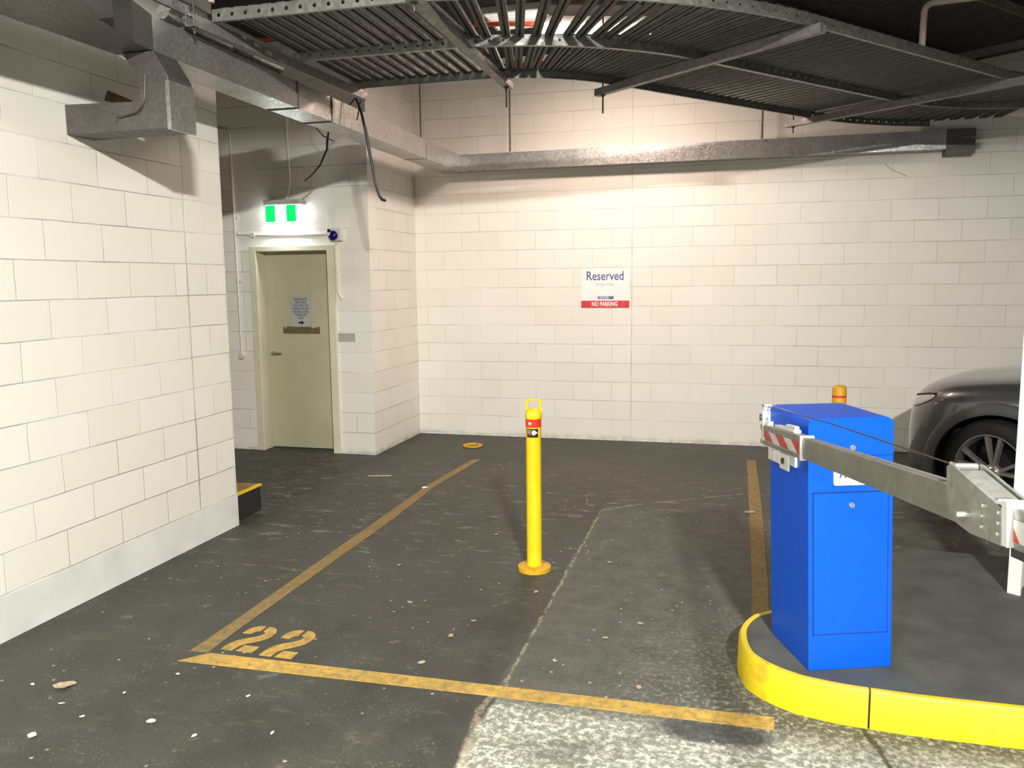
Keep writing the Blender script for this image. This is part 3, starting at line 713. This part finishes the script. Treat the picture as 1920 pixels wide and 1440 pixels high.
def patch(a0, a1, z0, z1, e, n=10):
    b = B(); b.loft([[cyl(a0+(a1-a0)*i/n, z0, 0), cyl(a0+(a1-a0)*i/n, z1, 0), cyl(a0+(a1-a0)*i/n, z1, e), cyl(a0+(a1-a0)*i/n, z0, e)] for i in range(n+1)]); return b
v0 = math.atan2(cx, -cy)                                # facing the viewer side of the post
obj('label_plate', patch(-.92+.23, .62+.23, .800, .851, .0012), M['label_black'], bo)
obj('label_panel', patch(-.85+.23, -.22+.23, .812, .846, .0018), M['label_maroon'], bo)
b = B(); e = .0024
for k, (a, z0, z1) in enumerate(((-.16,.820,.838),(-.09,.815,.842),(.0,.819,.843),(.09,.815,.842),(.18,.820,.840),(.27,.822,.836),(.36,.824,.832),(.44,.825,.829))):
    q = patch(a+.20, a+.31, z0, z1, e, 3); 
    me_ = bpy.data.meshes.new('q'); q.m.to_mesh(me_); b.m.from_mesh(me_); bpy.data.meshes.remove(me_); q.m.free()
obj('white_emblem', b, M['white_paint'], bo)
for z in (.842,.834,.826): obj('lettering', patch(-.55, -.12, z-.0022, z+.0012, .0022, 4), M['sign_grey'], bo)

b2 = thing('bollard', 'amber topped bollard with a thin red stripe behind the blue cabinet', 'bollard', (.70, 5.86, 0))
cx, cy, r = .715, 5.90, .046
obj('post', B().lathe([(r,.0),(r,.955),(r-.004,.968),(r-.014,.975),(.001,.977)], 32, (cx,cy,0)), M['yellow_cap'], b2, smooth=True)
obj('red_band', B().lathe([(r,.895),(r+.001,.895),(r+.001,.910),(r,.910)], 32, (cx,cy,0)), M['band_red'], b2, smooth=True)

# ------------------------------------------------------------------ traffic island
isl = thing('traffic_island', 'raised asphalt island with a yellow painted rounded kerb under the blue cabinet', 'kerb', (.9, 3.55, 0))
edge = [(2.9,3.21),(1.05,3.177),(.535,3.191),(.325,3.228),(.255,3.258),(.185,3.305),(.13,3.36),(.095,3.415),(.076,3.48),(.066,3.56),(.066,3.65),(.082,3.73),(.105,3.79),(.135,3.845),(.195,3.90),(.255,3.965),(.40,4.19),(.62,4.55),(.86,4.90),(1.0,5.02),(1.3,5.0),(2.9,4.9)]
def smooth_poly(pts, n=4):
    out = []
    for i in range(len(pts)-1):
        p0 = V(pts[max(0,i-1)]).to_3d(); p1 = V(pts[i]).to_3d(); p2 = V(pts[i+1]).to_3d(); p3 = V(pts[min(len(pts)-1,i+2)]).to_3d()
        for k in range(n):
            t = k/n; out.append(.5*((2*p1)+(p2-p0)*t+(2*p0-5*p1+4*p2-p3)*t*t+(3*p1-p0-3*p2+p3)*t**3))
    out.append(V(pts[-1]).to_3d()); return out
E_ = smooth_poly(edge); ZK = .15
def kerb(sub, nm):
    b = B(); rings = []
    for i, p in enumerate(sub):
        a = sub[max(0,i-1)]; c = sub[min(len(sub)-1,i+1)]; d = (c-a).normalized(); n = V((-d.y,d.x,0))
        if n.dot(V((1.2,4.0,0))-p) < 0: n = -n
        rings.append([p-n*.006, p-n*.002+V((0,0,ZK-.012)), p+n*.006+V((0,0,ZK)), p+n*.016+V((0,0,ZK+.001)), p+n*.05+V((0,0,ZK-.004)), p+n*.05])
    b.loft(rings); return obj('kerb_face', b, M[nm], isl, smooth=True)
i_j = min(range(len(E_)), key=lambda i: abs(E_[i].x-.537)+abs(E_[i].y-3.19))
pj = E_[i_j]; i_b = min(range(len(E_)), key=lambda i: abs(E_[i].x-.255)+abs(E_[i].y-3.965))
right = E_[:i_j]+[pj+V((.004,0,0))]; left = [pj-V((.004,0,0))]+E_[i_j+1:i_b+1]
kerb(right, 'kerb'); kerb(left, 'kerb'); kerb(E_[i_b:], 'kerb_top')
ins = []
for i, p in enumerate(E_):
    a = E_[max(0,i-1)]; c = E_[min(len(E_)-1,i+1)]; d = (c-a).normalized(); n = V((-d.y,d.x,0))
    if n.dot(V((1.2,4.0,0))-p) < 0: n = -n
    ins.append(p+n*.014)
obj('island_top', B().prism(ins, (0,0,ZK-.001)), M['kerb_top'], isl)

# ------------------------------------------------------------------ blue barrier cabinet
# front-left foot at (.326,3.306), front runs along e1, sides along e2, with a slight lean
e1 = V((.942,.336,0)); e2 = V((-.345,.939,0))
lean = Matrix(((1,0,-.034,0),(0,1,.004,0),(0,0,1,0),(0,0,0,1)))
R_ = Matrix(((e1.x,e2.x,0,.326),(e1.y,e2.y,0,3.306),(0,0,1,ZK),(0,0,0,1)))
W_, DP, HT = .342, .368, 1.012
cab = thing('barrier_cabinet', 'blue steel boom barrier cabinet with rounded top edges on the yellow kerbed island', 'cabinet', M=R_)
def L_(b): b.m.transform(lean); return b
def rounded(z0, z1, r=.032, n=6, x0=0, x1=W_):
    p = [(x0,z0),(x1,z0)]
    p += [(x1-r+r*math.cos(PI/2*i/n), z1-r+r*math.sin(PI/2*i/n)) for i in range(n+1)]
    p += [(x0+r+r*math.cos(PI/2+PI/2*i/n), z1-r+r*math.sin(PI/2+PI/2*i/n)) for i in range(n+1)]
    return p
ZS = .862
obj('body', L_(B().box(0, W_, 0, DP, 0, ZS-.0015)), M['blue'], cab, local=True, bevel=.002)
obj('hood', L_(B().prism([(x,0,z) for x,z in rounded(ZS+.0015, HT)], (0,DP,0))), M['blue'], cab, local=True, smooth=True)
obj('seam', L_(B().box(.003, W_-.003, .003, DP-.003, ZS-.004, ZS+.004)), M['blue_seam'], cab, local=True)
dr = obj('door', L_(B().box(.020, W_-.022, -.003, .0, .150, .718)), M['blue'], cab, local=True)
b = B()
for q in ((.016,.020,.146,.722),(W_-.022,W_-.018,.146,.722)): b.box(q[0],q[1],-.0012,.001,q[2],q[3])
b.box(.016,W_-.018,-.0012,.001,.718,.7225); b.box(.016,W_-.018,-.0012,.001,.146,.150)
obj('door_gap', L_(b), M['blue_seam'], cab, local=True)
def lock(x, z, par):
    bb = B(); bb.lathe([(.011,0),(.011,.005),(.009,.008)], 18, (x,-.003,z), 'y'); o = obj('lock', L_(bb), M['bolt'], par, local=True, smooth=True)
    obj('keyhole', L_(B().box(x-.0015,x+.0015,-.0118,-.0105,z-.005,z+.005)), M['rod'], par, local=True)
lock(.175, .896, cab); lock(.172, .669, dr)
b = B(); x0, x1, z0, z1, r = .100, .262, .748, .838, .010; pp = []
for (qx, qz, a) in ((x0+r,z0+r,PI),(x1-r,z0+r,1.5*PI),(x1-r,z1-r,0),(x0+r,z1-r,PI/2)):
    pp += [(qx+r*math.cos(a+PI/2*i/4), -.0005, qz+r*math.sin(a+PI/2*i/4)) for i in range(5)]
obj('maker_label', L_(b.prism(pp, (0,-.002,0))), M['white_paint'], cab, local=True)
b = B()
for k in (0, .020): b.prism([(.122+k,-.003,.778),(.129+k,-.003,.778),(.143+k,-.003,.818),(.136+k,-.003,.818)], (0,-.0006,0))
b.prism([(.163,-.003,.778),(.170,-.003,.778),(.184,-.003,.818),(.177,-.003,.818)], (0,-.0006,0))
obj('label_mark', L_(b), M['sign_ink'], cab, local=True)
# bracket plates on its left flank and back corner
b = B(); b.box(-.030,-.004,DP+.002,DP+.012,.83,.985); b.box(-.012,.012,DP-.004,DP+.012,.83,.985)
obj('side_plate', L_(b), M['white_paint'], cab, local=True)
obj('arm_bracket', L_(B().box(-.010,0,.10,.235,.80,.905)), M['white_paint'], cab, local=True)

# ------------------------------------------------------------------ boom arm (rises slightly towards the camera)
A_ = V((0,0,H)) + (V((.265,3.205,1.106))-V((0,0,H)))*.94
ax = V((.16102,-.98092,.10891)).normalized(); nb = V((-.98679,-.16199,0)).normalized(); ub = nb.cross(ax)
if ub.z < 0: ub = -ub
Rb = Matrix(((ax.x,-nb.x,ub.x,A_.x),(ax.y,-nb.y,ub.y,A_.y),(ax.z,-nb.z,ub.z,A_.z),(0,0,0,1)))
S = .94
arm = thing('boom_arm', 'silver folding barrier arm with red and white tape crossing before the blue cabinet', 'barrier arm', M=Rb)
T = .034
def bx(s0, s1, t0, t1, h0, h1): return B().box(s0, s1, t0, t1, h0, h1)
hb = -.0752
b = B(); b.prism([(-.66,0,0+hb+.006),(-.66,0,-.006),(-.655,0,0),(1.40,0,0),(1.40,0,hb),(-.655,0,hb)], (0,T,0))
obj('boom', b, M['boom'], arm, local=True, bevel=.003)
# grooved rails and hazard tape of the clamped end section
b = B(); b.box(-.70,-.008,-.004,T+.004,-.019,.004); b.box(-.70,-.008,-.004,T+.004,hb-.004,hb+.014)
obj('clamp_rail', b, M['boom'], arm, local=True, bevel=.002)
def tape(s0, s1, h0, h1, t, n, phase, lean_):
    white = B(); red = B(); p = (s1-s0)/n
    white.prism([(s0,t,h0),(s1,t,h0),(s1,t,h1),(s0,t,h1)], (0,-.0008,0))
    k = -3
    while s0+(k+phase)*p < s1+p:
        a = s0+(k+phase)*p; q = [(a+lean_,h0),(a+p*.52+lean_,h0),(a+p*.52,h1),(a,h1)]
        # clip to the strip
        poly = q
        for side, lim in ((0,s0),(1,s1)):
            out = []
            for i in range(len(poly)):
                u, v = poly[i], poly[(i+1)%len(poly)]
                iu = u[0] >= lim if side == 0 else u[0] <= lim; iv = v[0] >= lim if side == 0 else v[0] <= lim
                if iu: out.append(u)
                if iu != iv:
                    tt = (lim-u[0])/(v[0]-u[0]); out.append((lim, u[1]+(v[1]-u[1])*tt))
            poly = out
            if not poly: break
        if poly and len(poly) > 2: red.prism([(x,t-.0008,z) for x,z in poly], (0,-.0006,0))
        k += 1
    obj('white_tape', white, M['white'], arm, local=True); obj('red_tape', red, M['red'], arm, local=True)
tape(-.695, -.012, hb+.014, -.019, -.0006, 2.55, .0, .10)
obj('end_cap', bx(-.012,.004,-.007,T+.007,hb-.006,.006), M['white_paint'], arm, local=True, bevel=.002)
# tail fittings
b = B(); b.box(-.70,-.60,.004,.03,.004,.020); b.tube([(-.74,.012,.030),(-.62,.012,.034)], .007, 8); b.box(-.745,-.735,0,.026,.015,.045); b.box(-.655,-.645,.0,.03,.02,.085); b.box(-.69,-.645,.0,.03,.078,.090); b.lathe([(.012,-.01),(.012,.01)], 10, (-.70,.012,.030), 'x')
obj('hinge_fitting', b, M['plate'], arm, local=True)
b = B(); b.box(-.46,-.14,.004,.032,.004,.016); b.box(-.30,-.16,.012,.030,.016,.028)
obj('clamp_strap', b, M['white_paint'], arm, local=True, bevel=.003)
b = B(); b.box(-.56,-.36,.0,.026,hb-.058,hb-.004); b.box(-.36,-.22,.002,.010,hb-.072,hb-.010); b.box(-.50,-.42,-.006,.0,hb-.050,hb-.012)
obj('clamp_block', b, M['white_paint'], arm, local=True, bevel=.003)
obj('clamp_bolt', B().lathe([(.012,0),(.012,.008),(.006,.010)], 10, (-.29,.002,hb-.038), 'y'), M['rod'], arm, local=True)
# folding knuckle
def q(s, h): return (s*S, h*S)
prof = [q(1.288,.040), q(1.306,.047), q(1.318,.046), q(1.5309,-.0116), q(1.5285,-.0836), q(1.40,-.0845), q(1.3338,-.0745), q(1.305,-.052), q(1.289,-.020)]
kn = obj('knuckle_plate', B().prism([(s,-.012,h) for s,h in prof], (0,.006,0)), M['plate'], arm, local=True, bevel=.001)
obj('knuckle_plate', B().prism([(s,T+.010,h) for s,h in prof], (0,.006,0)), M['plate'], arm, local=True, bevel=.001)
b = B(); p0, p1 = q(1.335,.040), q(1.5309,-.0125)
b.prism([(p0[0],-.004,p0[1]-.008),(p1[0],-.004,p1[1]-.008),(p1[0],-.004,p1[1]-.003),(p0[0],-.004,p0[1]-.003)], (0,T+.010,0))
obj('knuckle_cover', b, M['plate'], arm, local=True)
for (s, h) in ((1.46,-.0181),(1.456,-.0388),(1.4541,-.0602),(1.5231,-.021),(1.5214,-.0415),(1.5197,-.0621)):
    obj('bolt', B().lathe([(.0042,0),(.0042,.003),(.0025,.0045)], 10, (s*S,-.012,h*S), 'y'), M['bolt'], arm, local=True, smooth=True)
obj('stop_pin', B().lathe([(.0055,0),(.0055,.022),(.004,.024)], 12, (1.397*S,-.012,-.046*S), 'y'), M['bolt'], arm, local=True, smooth=True)
b = B(); b.tube([(1.300*S,-.002,.040*S),(1.300*S,T+.008,.040*S)], .008, 10)
obj('cable_anchor', b, M['bolt'], arm, local=True)
cabpath = [(-.655,.018,.080),(.3,.018,.066),(1.285*S,.018,.0375*S)]
obj('tension_cable', B().tube(cabpath, .0022, 6), M['rod'], arm, local=True)
obj('cable_fork', B().tube([(1.16,.018,.0385),(1.285*S,.018,.0375*S)], .0040, 8), M['bolt'], arm, local=True)
# outer section beyond the knuckle
f0 = 1.532*S
obj('section_flange', bx(f0,f0+.020,-.0125,T+.014,-.082*S,.004), M['white_paint'], arm, local=True, bevel=.001)
obj('outer_section', bx(f0+.02,f0+1.1,-.002,T,hb-.004,-.006), M['boom'], arm, local=True, bevel=.003)
tape(f0+.024, f0+1.0, -.0695*S, -.028*S, -.0026, 9, .35, .035)
obj('rubber_edge', bx(f0+.004,f0+1.1,.002,T-.002,hb-.020,hb-.004), M['rubber'], arm, local=True)

# ------------------------------------------------------------------ white steel post behind the arm
colm = thing('steel_post', 'white steel post at the right edge standing on the island behind the barrier arm', 'post', (1.45, 4.6, .15))
b = B(); px, py = 1.339, 4.398
b.prism([(px,py,.1495),(px+.047,py-.034,.149),(px+.054,py-.025,.149),(px+.007,py+.009,.149)], (0,0,1.50))
obj('flange', b, M['white_paint'], colm)
b = B(); b.prism([(px+.027,py-.012,.149),(px+.034,py-.018,.149),(px+.192,py+.270,.149),(px+.185,py+.276,.149)], (0,0,1.50)); obj('web', b, M['white_paint'], colm)
b = B(); b.prism([(px+.160,py+.305,.149),(px+.210,py+.270,.149),(px+.217,py+.279,.149),(px+.167,py+.314,.149)], (0,0,1.50)); obj('flange', b, M['white_paint'], colm)

# ------------------------------------------------------------------ step behind the left wall's end
st = thing('kerb_step', 'low black step with a yellow top edge behind the end of the left wall', 'step', (-3.7, 5.24, 0))
obj('riser', B().box(-4.6,-3.402,5.06,5.405,0,.187), M['step_dark'], st, bevel=.004)
obj('tread', B().box(-4.6,-3.42,5.06,5.41,.187,.199), M['step_top'], st)
obj('nosing', B().box(-3.425,-3.392,5.055,5.415,.185,.201), M['step_yellow'], st, bevel=.003)

# ------------------------------------------------------------------ car
phi = math.radians(31); cf = V((-math.cos(phi), math.sin(phi), 0)); cl = V((math.sin(phi), math.cos(phi), 0))   # forward / inward (away from the camera)
WX, WY = 1.735, 6.09
Rc = Matrix(((cf.x,cl.x,0,WX),(cf.y,cl.y,0,WY),(0,0,1,0),(0,0,0,1)))   # local x forward from front axle, y across from near side, z up
car = thing('car', 'dark grey SUV with black wheel arches parked by the back wall at the right edge', 'car', M=Rc)
HW = .92
stn = [  # x, half width at waist, bottom z, top z, shoulder z
 (.715,.30,.36,.64,.55),(.705,.48,.30,.76,.60),(.68,.62,.25,.85,.66),(.63,.725,.22,.905,.72),(.55,.805,.21,.945,.78),(.435,.868,.21,.978,.83),(.30,.905,.21,.995,.87),(.05,.92,.22,1.02,.895),(-.25,.925,.24,1.045,.91),(-.55,.925,.25,1.07,.92),
 (-.9,.92,.25,1.09,.93),(-1.6,.92,.25,1.10,.94),(-2.3,.92,.25,1.11,.95),(-2.9,.91,.27,1.12,.97),(-3.3,.87,.32,1.12,.98),(-3.55,.80,.40,1.08,.95),(-3.66,.68,.5,.98,.86)]
rings = []
for x, w, zb_, zt_, zs_ in stn:
    half = [(w*.80,zb_),(w*.955,zb_+.03),(w*.985,zb_+.16),(w,(zb_+zs_)*.52),(w*.995,zs_-.07),(w*.965,zs_+.012),(w*.90,zs_+(zt_-zs_)*.48),(w*.74,zs_+(zt_-zs_)*.80),(w*.45,zt_-.012),(w*.15,zt_)]
    rings.append([(x,HW-a,z) for a,z in half]+[(x,HW+a,z) for a,z in half[::-1]])
bb = B().loft(rings)
bmesh.ops.recalc_face_normals(bb.m, faces=bb.m.faces[:])
tmp = bpy.data.meshes.new('t'); bb.m.to_mesh(tmp); bb.m.free()
to = bpy.data.objects.new('t', tmp); COL.objects.link(to)
md = to.modifiers.new('s', 'SUBSURF'); md.levels = 3; md.render_levels = 3
cutters = []
for wx in (0, -2.70):
    for side in (0, 1):
        c = B(); c.lathe([(.425,-.30),(.425,.40)] if side == 0 else [(.425,-.40),(.425,.30)], 48, (wx, 0 if side == 0 else 2*HW, .36), 'y')
        bmesh.ops.recalc_face_normals(c.m, faces=c.m.faces[:])
        cm = bpy.data.meshes.new('c'); c.m.to_mesh(cm); c.m.free()
        cobj = bpy.data.objects.new('c', cm); COL.objects.link(cobj); cutters.append(cobj)
        bo_ = to.modifiers.new('b', 'BOOLEAN'); bo_.operation = 'DIFFERENCE'; bo_.object = cobj; bo_.solver = 'EXACT'
bpy.context.view_layer.update()
dg = bpy.context.evaluated_depsgraph_get()
body_me = bpy.data.meshes.new_from_object(to.evaluated_get(dg))
for o_ in cutters+[to]: bpy.data.objects.remove(o_)
bk = B(); bk.m.from_mesh(body_me); bpy.data.meshes.remove(body_me)
bvh = BVHTree.FromBMesh(bk.m)
for fc in bk.m.faces:
    c = fc.calc_center_median()
    inner = .02 < c.y-0 and any(math.hypot(c.x-wx, c.z-.36) < .427 for wx in (0,-2.7)) 
    side = abs(c.y-HW)
    if any(math.hypot(c.x-wx, c.z-.36) < .4265 for wx in (0,-2.7)): fc.material_index = 1
    elif c.z < .40 - (.0 if c.x < .5 else .0): fc.material_index = 2
body = obj('body', bk, [M['car'], M['liner'], M['clad']], car, local=True, smooth=True)
# arch cladding ring, draped on the body side
def side_y(x, z, default=.0):
    h = bvh.ray_cast(V((x,-1,z)), V((0,1,0)), 3)
    return h[0].y if h[0] is not None else default
def arch(wx, near, nm):
    b = B(); rings = []; n = 40
    for i in range(n+1):
        a = math.radians(-12+204*i/n); r0, r1 = .412, .492
        ring = []
        for r, off in ((r0,.03),(r0,-.020),(r0+.02,-.024),(r1-.012,-.018),(r1,-.006),(r1,.03)):
            x, z = wx+r*math.cos(a), .36+r*math.sin(a); rr = max(r, .432)
            y = side_y(wx+rr*math.cos(a), .36+rr*math.sin(a), .06)
            y = min(y, .16); ring.append((x, (y+off) if near else 2*HW-(y+off), z))
        rings.append(ring)
    return obj(nm, b.loft(rings), M['clad'], car, local=True, smooth=True)
for wx in (0, -2.7): arch(wx, True, 'wheel_arch_trim'); arch(wx, False, 'wheel_arch_trim')
# wheels
def wheel(wx, wy, near, steer=0):
    Mw = Matrix.Translation((wx,wy,.365)) @ Matrix.Rotation(steer, 4, 'Z') @ (Matrix.Identity(4) if near else Matrix.Rotation(PI, 4, 'Z'))
    b = B(); b.lathe([(.262,.02),(.262,.118),(.275,.126),(.32,.128),(.348,.118),(.364,.09),(.366,.05),(.366,-.05),(.364,-.08),(.33,-.11),(.262,-.1)], 48, (0,0,0), 'y', True)
    b.m.transform(Mw); ty = obj('wheel', b, M['tyre'], car, local=True, smooth=True)
    b = B(); b.lathe([(.250,.06),(.264,.07),(.268,.10),(.266,.122),(.258,.122),(.250,.10)], 48, (0,0,0), 'y', True)
    b.lathe([(.06,.055),(.06,.092),(.045,.098),(.028,.096),(.001,.096)], 24, (0,0,0), 'y')
    for k in range(10):
        a = 2*PI*(k//2)/5 + (.20 if k % 2 else -.20) + .35
        c, s_ = math.cos(a), math.sin(a); tx, tz = -s_, c
        def pt(r, o, h): return (r*c+tx*o, -h, r*s_+tz*o)
        kk = -1 if k % 2 else 1
        b.loft([[pt(.045,-.012+kk*.004,.06),pt(.045,.012+kk*.004,.06),pt(.045,.009+kk*.004,.094),pt(.045,-.009+kk*.004,.094)],
                [pt(.15,-.015,.08),pt(.15,.015,.08),pt(.15,.010,.108),pt(.15,-.010,.108)],
                [pt(.252,-.018,.085),pt(.252,.018,.085),pt(.252,.013,.116),pt(.252,-.013,.116)]])
    b.m.transform(Mw); obj('rim', b, M['rim'], ty, local=True, smooth=True)
    b = B(); b.lathe([(.246,-.08),(.264,-.08),(.264,.07),(.246,.06)], 48, (0,0,0), 'y', True); b.m.transform(Mw); obj('rim_barrel', b, M['rim_dark'], ty, local=True, smooth=True)
    b = B(); b.lathe([(.165,-.03),(.165,.0),(.001,.0)], 40, (0,0,0), 'y').lathe([(.25,-.09),(.25,-.07)], 40, (0,0,0), 'y'); b.m.transform(Mw); obj('brake_disc', b, M['liner'], ty, local=True)
    for k in range(5):
        a = 2*PI*k/5; b = B(); b.lathe([(.009,0),(.009,.008),(.004,.012)], 8, (.038*math.cos(a),-.095,.038*math.sin(a)), 'y'); b.m.transform(Mw)
        obj('lug_nut', b, M['bolt'], ty, local=True)
wheel(0, .135, True, math.radians(20)); wheel(-2.7, .135, True); wheel(0, 2*HW-.135, False, math.radians(20)); wheel(-2.7, 2*HW-.135, False)
# headlamps draped round the front corner
def drape(pts_top, pts_bot, mat, nm, e=.004, near=True):
    rows = []
    for (a, c) in zip(pts_top, pts_bot):
        row = []
        for k in range(5):
            t = k/4; x = a[0]+(c[0]-a[0])*t; z = a[1]+(c[1]-a[1])*t
            h = bvh.ray_cast(V((x,-1,z)), V((0,1,0)), 3)
            y, nn = (h[0].y, h[1]) if h[0] is not None else (.6, V((0,-1,0)))
            if nn.y > 0: nn = -nn
            q_ = V((x,y,z))+nn*e
            row.append(q_ if near else V((q_.x,2*HW-q_.y,q_.z)))
        rows.append(row)
    b = B(); R0 = [[b.m.verts.new(p) for p in r] for r in rows]
    for a, c in zip(R0, R0[1:]):
        for i in range(4): b.face([a[i],a[i+1],c[i+1],c[i]])
    o = obj(nm, b, mat, car, local=True, smooth=True)
    md = o.modifiers.new('thick', 'SOLIDIFY'); md.thickness = .006; md.offset = 0
for near in (True, False):
    xs_ = [.43+.235*i/10 for i in range(11)]
    top = [(x, .858-.055*((x-.43)/.235)**1.4) for x in xs_]; bot = [(x, .852-.105*min(1,(x-.43)/.18)**.7) for x in xs_]
    drape(top, bot, M['lamp_glass'], 'headlamp', near=near)
    drape([(x,z+.012) for x,z in top], [(x,z-.002) for x,z in top], M['liner'], 'lamp_shadow_gap', .003, near)
# bonnet shut line, grille, glasshouse
b = B()
R0 = []
for yy in [HW-.42+.84*i/8 for i in range(9)]:
    col_ = []
    for zz in (.40,.50,.60,.66):
        h = bvh.ray_cast(V((2,yy,zz)), V((-1,0,0)), 4); x = h[0].x if h[0] is not None else .86
        col_.append(b.m.verts.new((x+.006,yy,zz)))
    R0.append(col_)
for a, c in zip(R0, R0[1:]):
    for i in range(3): b.face([a[i],a[i+1],c[i+1],c[i]])
obj('grille', b, M['liner'], car, local=True)
gl = []
for x, w, z0_, z1_ in ((-.50,.76,1.045,1.06),(-.85,.755,1.06,1.25),(-1.25,.74,1.07,1.52),(-1.6,.73,1.07,1.63),(-2.3,.72,1.08,1.665),(-2.9,.70,1.09,1.62),(-3.3,.68,1.09,1.45),(-3.55,.62,1.04,1.12)):
    gl.append([(x,HW-w,z0_),(x,HW-w*.93,z0_+(z1_-z0_)*.6),(x,HW-w*.80,z1_-.02),(x,HW-w*.3,z1_),(x,HW+w*.3,z1_),(x,HW+w*.80,z1_-.02),(x,HW+w*.93,z0_+(z1_-z0_)*.6),(x,HW+w,z0_)])
obj('windows', B().loft(gl), M['car_glass'], car, local=True, smooth=True)
rf = []
for x, w, z1_ in ((-1.22,.58,1.515),(-1.6,.60,1.638),(-2.3,.60,1.675),(-2.9,.58,1.63),(-3.25,.56,1.49)):
    rf.append([(x,HW-w,z1_-.05),(x,HW-w*.8,z1_),(x,HW,z1_+.012),(x,HW+w*.8,z1_),(x,HW+w,z1_-.05),(x,HW,z1_-.06)])
obj('roof', B().loft(rf), M['car'], car, local=True, smooth=True)
for s_ in (0, 1):
    b = B(); y0 = -.17 if s_ == 0 else 2*HW+.02
    b.box(-.98,-.86,y0,y0+.15,1.06,1.19); obj('door_mirror', b, M['car'], car, local=True, bevel=.02)

# ------------------------------------------------------------------ litter
def flake(name, x, y, size, rot, mat, label, cat, group=None, n=9, curl=.35, stretch=1.0):
    rnd = random.Random(int((x*13+y*7)*1000)); b = B(); c = b.m.verts.new((x,y,.004)); ring = []
    for k in range(n):
        a = 2*PI*k/n; r = size*(.65+.5*rnd.random()); px = r*math.cos(a)*stretch; py = r*math.sin(a)
        ring.append(b.m.verts.new((x+px*math.cos(rot)-py*math.sin(rot), y+px*math.sin(rot)+py*math.cos(rot), .0035+size*curl*rnd.random())))
    for k in range(n): b.face([c, ring[k], ring[(k+1)%n]])
    o = obj(name, b, mat); md = o.modifiers.new('thick','SOLIDIFY'); md.thickness = .0015; md.offset = 1
    return tag(o, label, cat, group)
flake('dry_leaf', -2.714, 2.737, .034, .6, M['leaf'], 'curled brown leaf on the asphalt at the lower left', 'leaf', stretch=1.4)
flake('paper_scrap', -2.156, 2.578, .018, 0, M['paper'], 'small white scrap on the asphalt below the bay line corner', 'litter')
flake('paper_scrap', -2.424, 6.294, .024, .3, M['white_paint'], 'white scrap on the floor between the bay line and the alcove', 'litter', stretch=1.3)
flake('straw_bit', -2.975, 6.6, .10, .25, M['paper'], 'pale straw lying on the floor in front of the alcove door', 'litter', stretch=1.0, n=5, curl=.02) if False else tag(obj('drinking_straw', B().tube([(-3.06,6.57,.006),(-2.86,6.62,.006)], .006, 6), M['straw']), 'pale straw lying on the floor in front of the alcove door', 'litter')
G = 'dry leaf bits scattered over the bay floor'
for (x, y, s_) in ((-1.904,4.484,.016),(-.679,4.817,.02),(-.733,3.459,.016),(-.405,3.955,.018),(-1.274,3.601,.02),(-1.31,3.304,.018),(-1.222,3.795,.014),(-.342,3.301,.016),(-1.62,3.95,.013),(-1.0,4.25,.016),(-.55,3.75,.015),(-1.5,5.2,.014)):
    flake('leaf_bit', x, y, s_*.72, random.random()*3, M['straw'], 'small pale dry leaf bit lying on the bay floor around the bollard', 'leaf', G, 7, .3, 1.5)
flake('leaf_bit', .166, 6.11, .028, .5, M['leaf'], 'small tan leaf on the dark yellow line left of the cabinet', 'leaf', stretch=1.4)
G2 = 'pale chips on the asphalt near the camera'
for (x, y, s_) in ((-1.929,2.535,.012),(-2.533,2.387,.020),(-2.612,2.615,.011),(-2.45,2.55,.010),(-2.42,2.75,.010),(-2.86,2.72,.011),(-1.65,2.62,.011),(-1.9,2.85,.010),(-2.31,2.95,.010)):
    flake('grit_chip', x, y, s_*.75, random.random()*3, M['paper'], 'tiny pale chip on the asphalt outside the bay, lower left', 'litter', G2, 6, .3, 1.6)

# ------------------------------------------------------------------ light
mid = V(LA).lerp(V(LB_), .5)
a_ = math.atan2(LB_[1]-LA[1], LB_[0]-LA[0])
area('back_batten', (mid.x, mid.y, mid.z-.045), (0,0,a_), .95, .06, 66, (1,.77,.64))
mid = V(FA).lerp(V(FB), .5); a_ = math.atan2(FB[1]-FA[1], FB[0]-FA[0])
fl = area('front_batten', (mid.x-.03, mid.y+.07, mid.z-.06), (0,0,0), .38, .10, 520, (1,.985,.90), 140)
fl.rotation_euler = V((-.45,.62,-.66)).to_track_quat('-Z','Y').to_euler()
mid = V(GA).lerp(V(GB), .5)
gl_ = area('left_batten', (mid.x, mid.y+.06, mid.z-.06), (0,0,0), 1.1, .10, 115, (1,.985,.92), 150)
gl_.rotation_euler = V((-.25,.62,-.70)).to_track_quat('-Z','Y').to_euler()
area('exit_glow', (-4.24, YA-.07, 2.268), (0,0,0), .30, .06, 3.0, (.93,.97,1))
wd = bpy.data.worlds.new('world'); sc.world = wd; wd.use_nodes = True
bg = wd.node_tree.nodes['Background']; bg.inputs[0].default_value = (.86,.93,1,1); bg.inputs[1].default_value = .22

sc.view_settings.view_transform = 'Standard'; sc.view_settings.look = 'None'
sc.view_settings.gamma = 1; sc.view_settings.exposure = 0.0
sc.view_settings.use_curve_mapping = False
sc.cycles.use_denoising = True
sc.cycles.max_bounces = 8; sc.cycles.diffuse_bounces = 5
sc.cycles.sample_clamp_indirect = 6
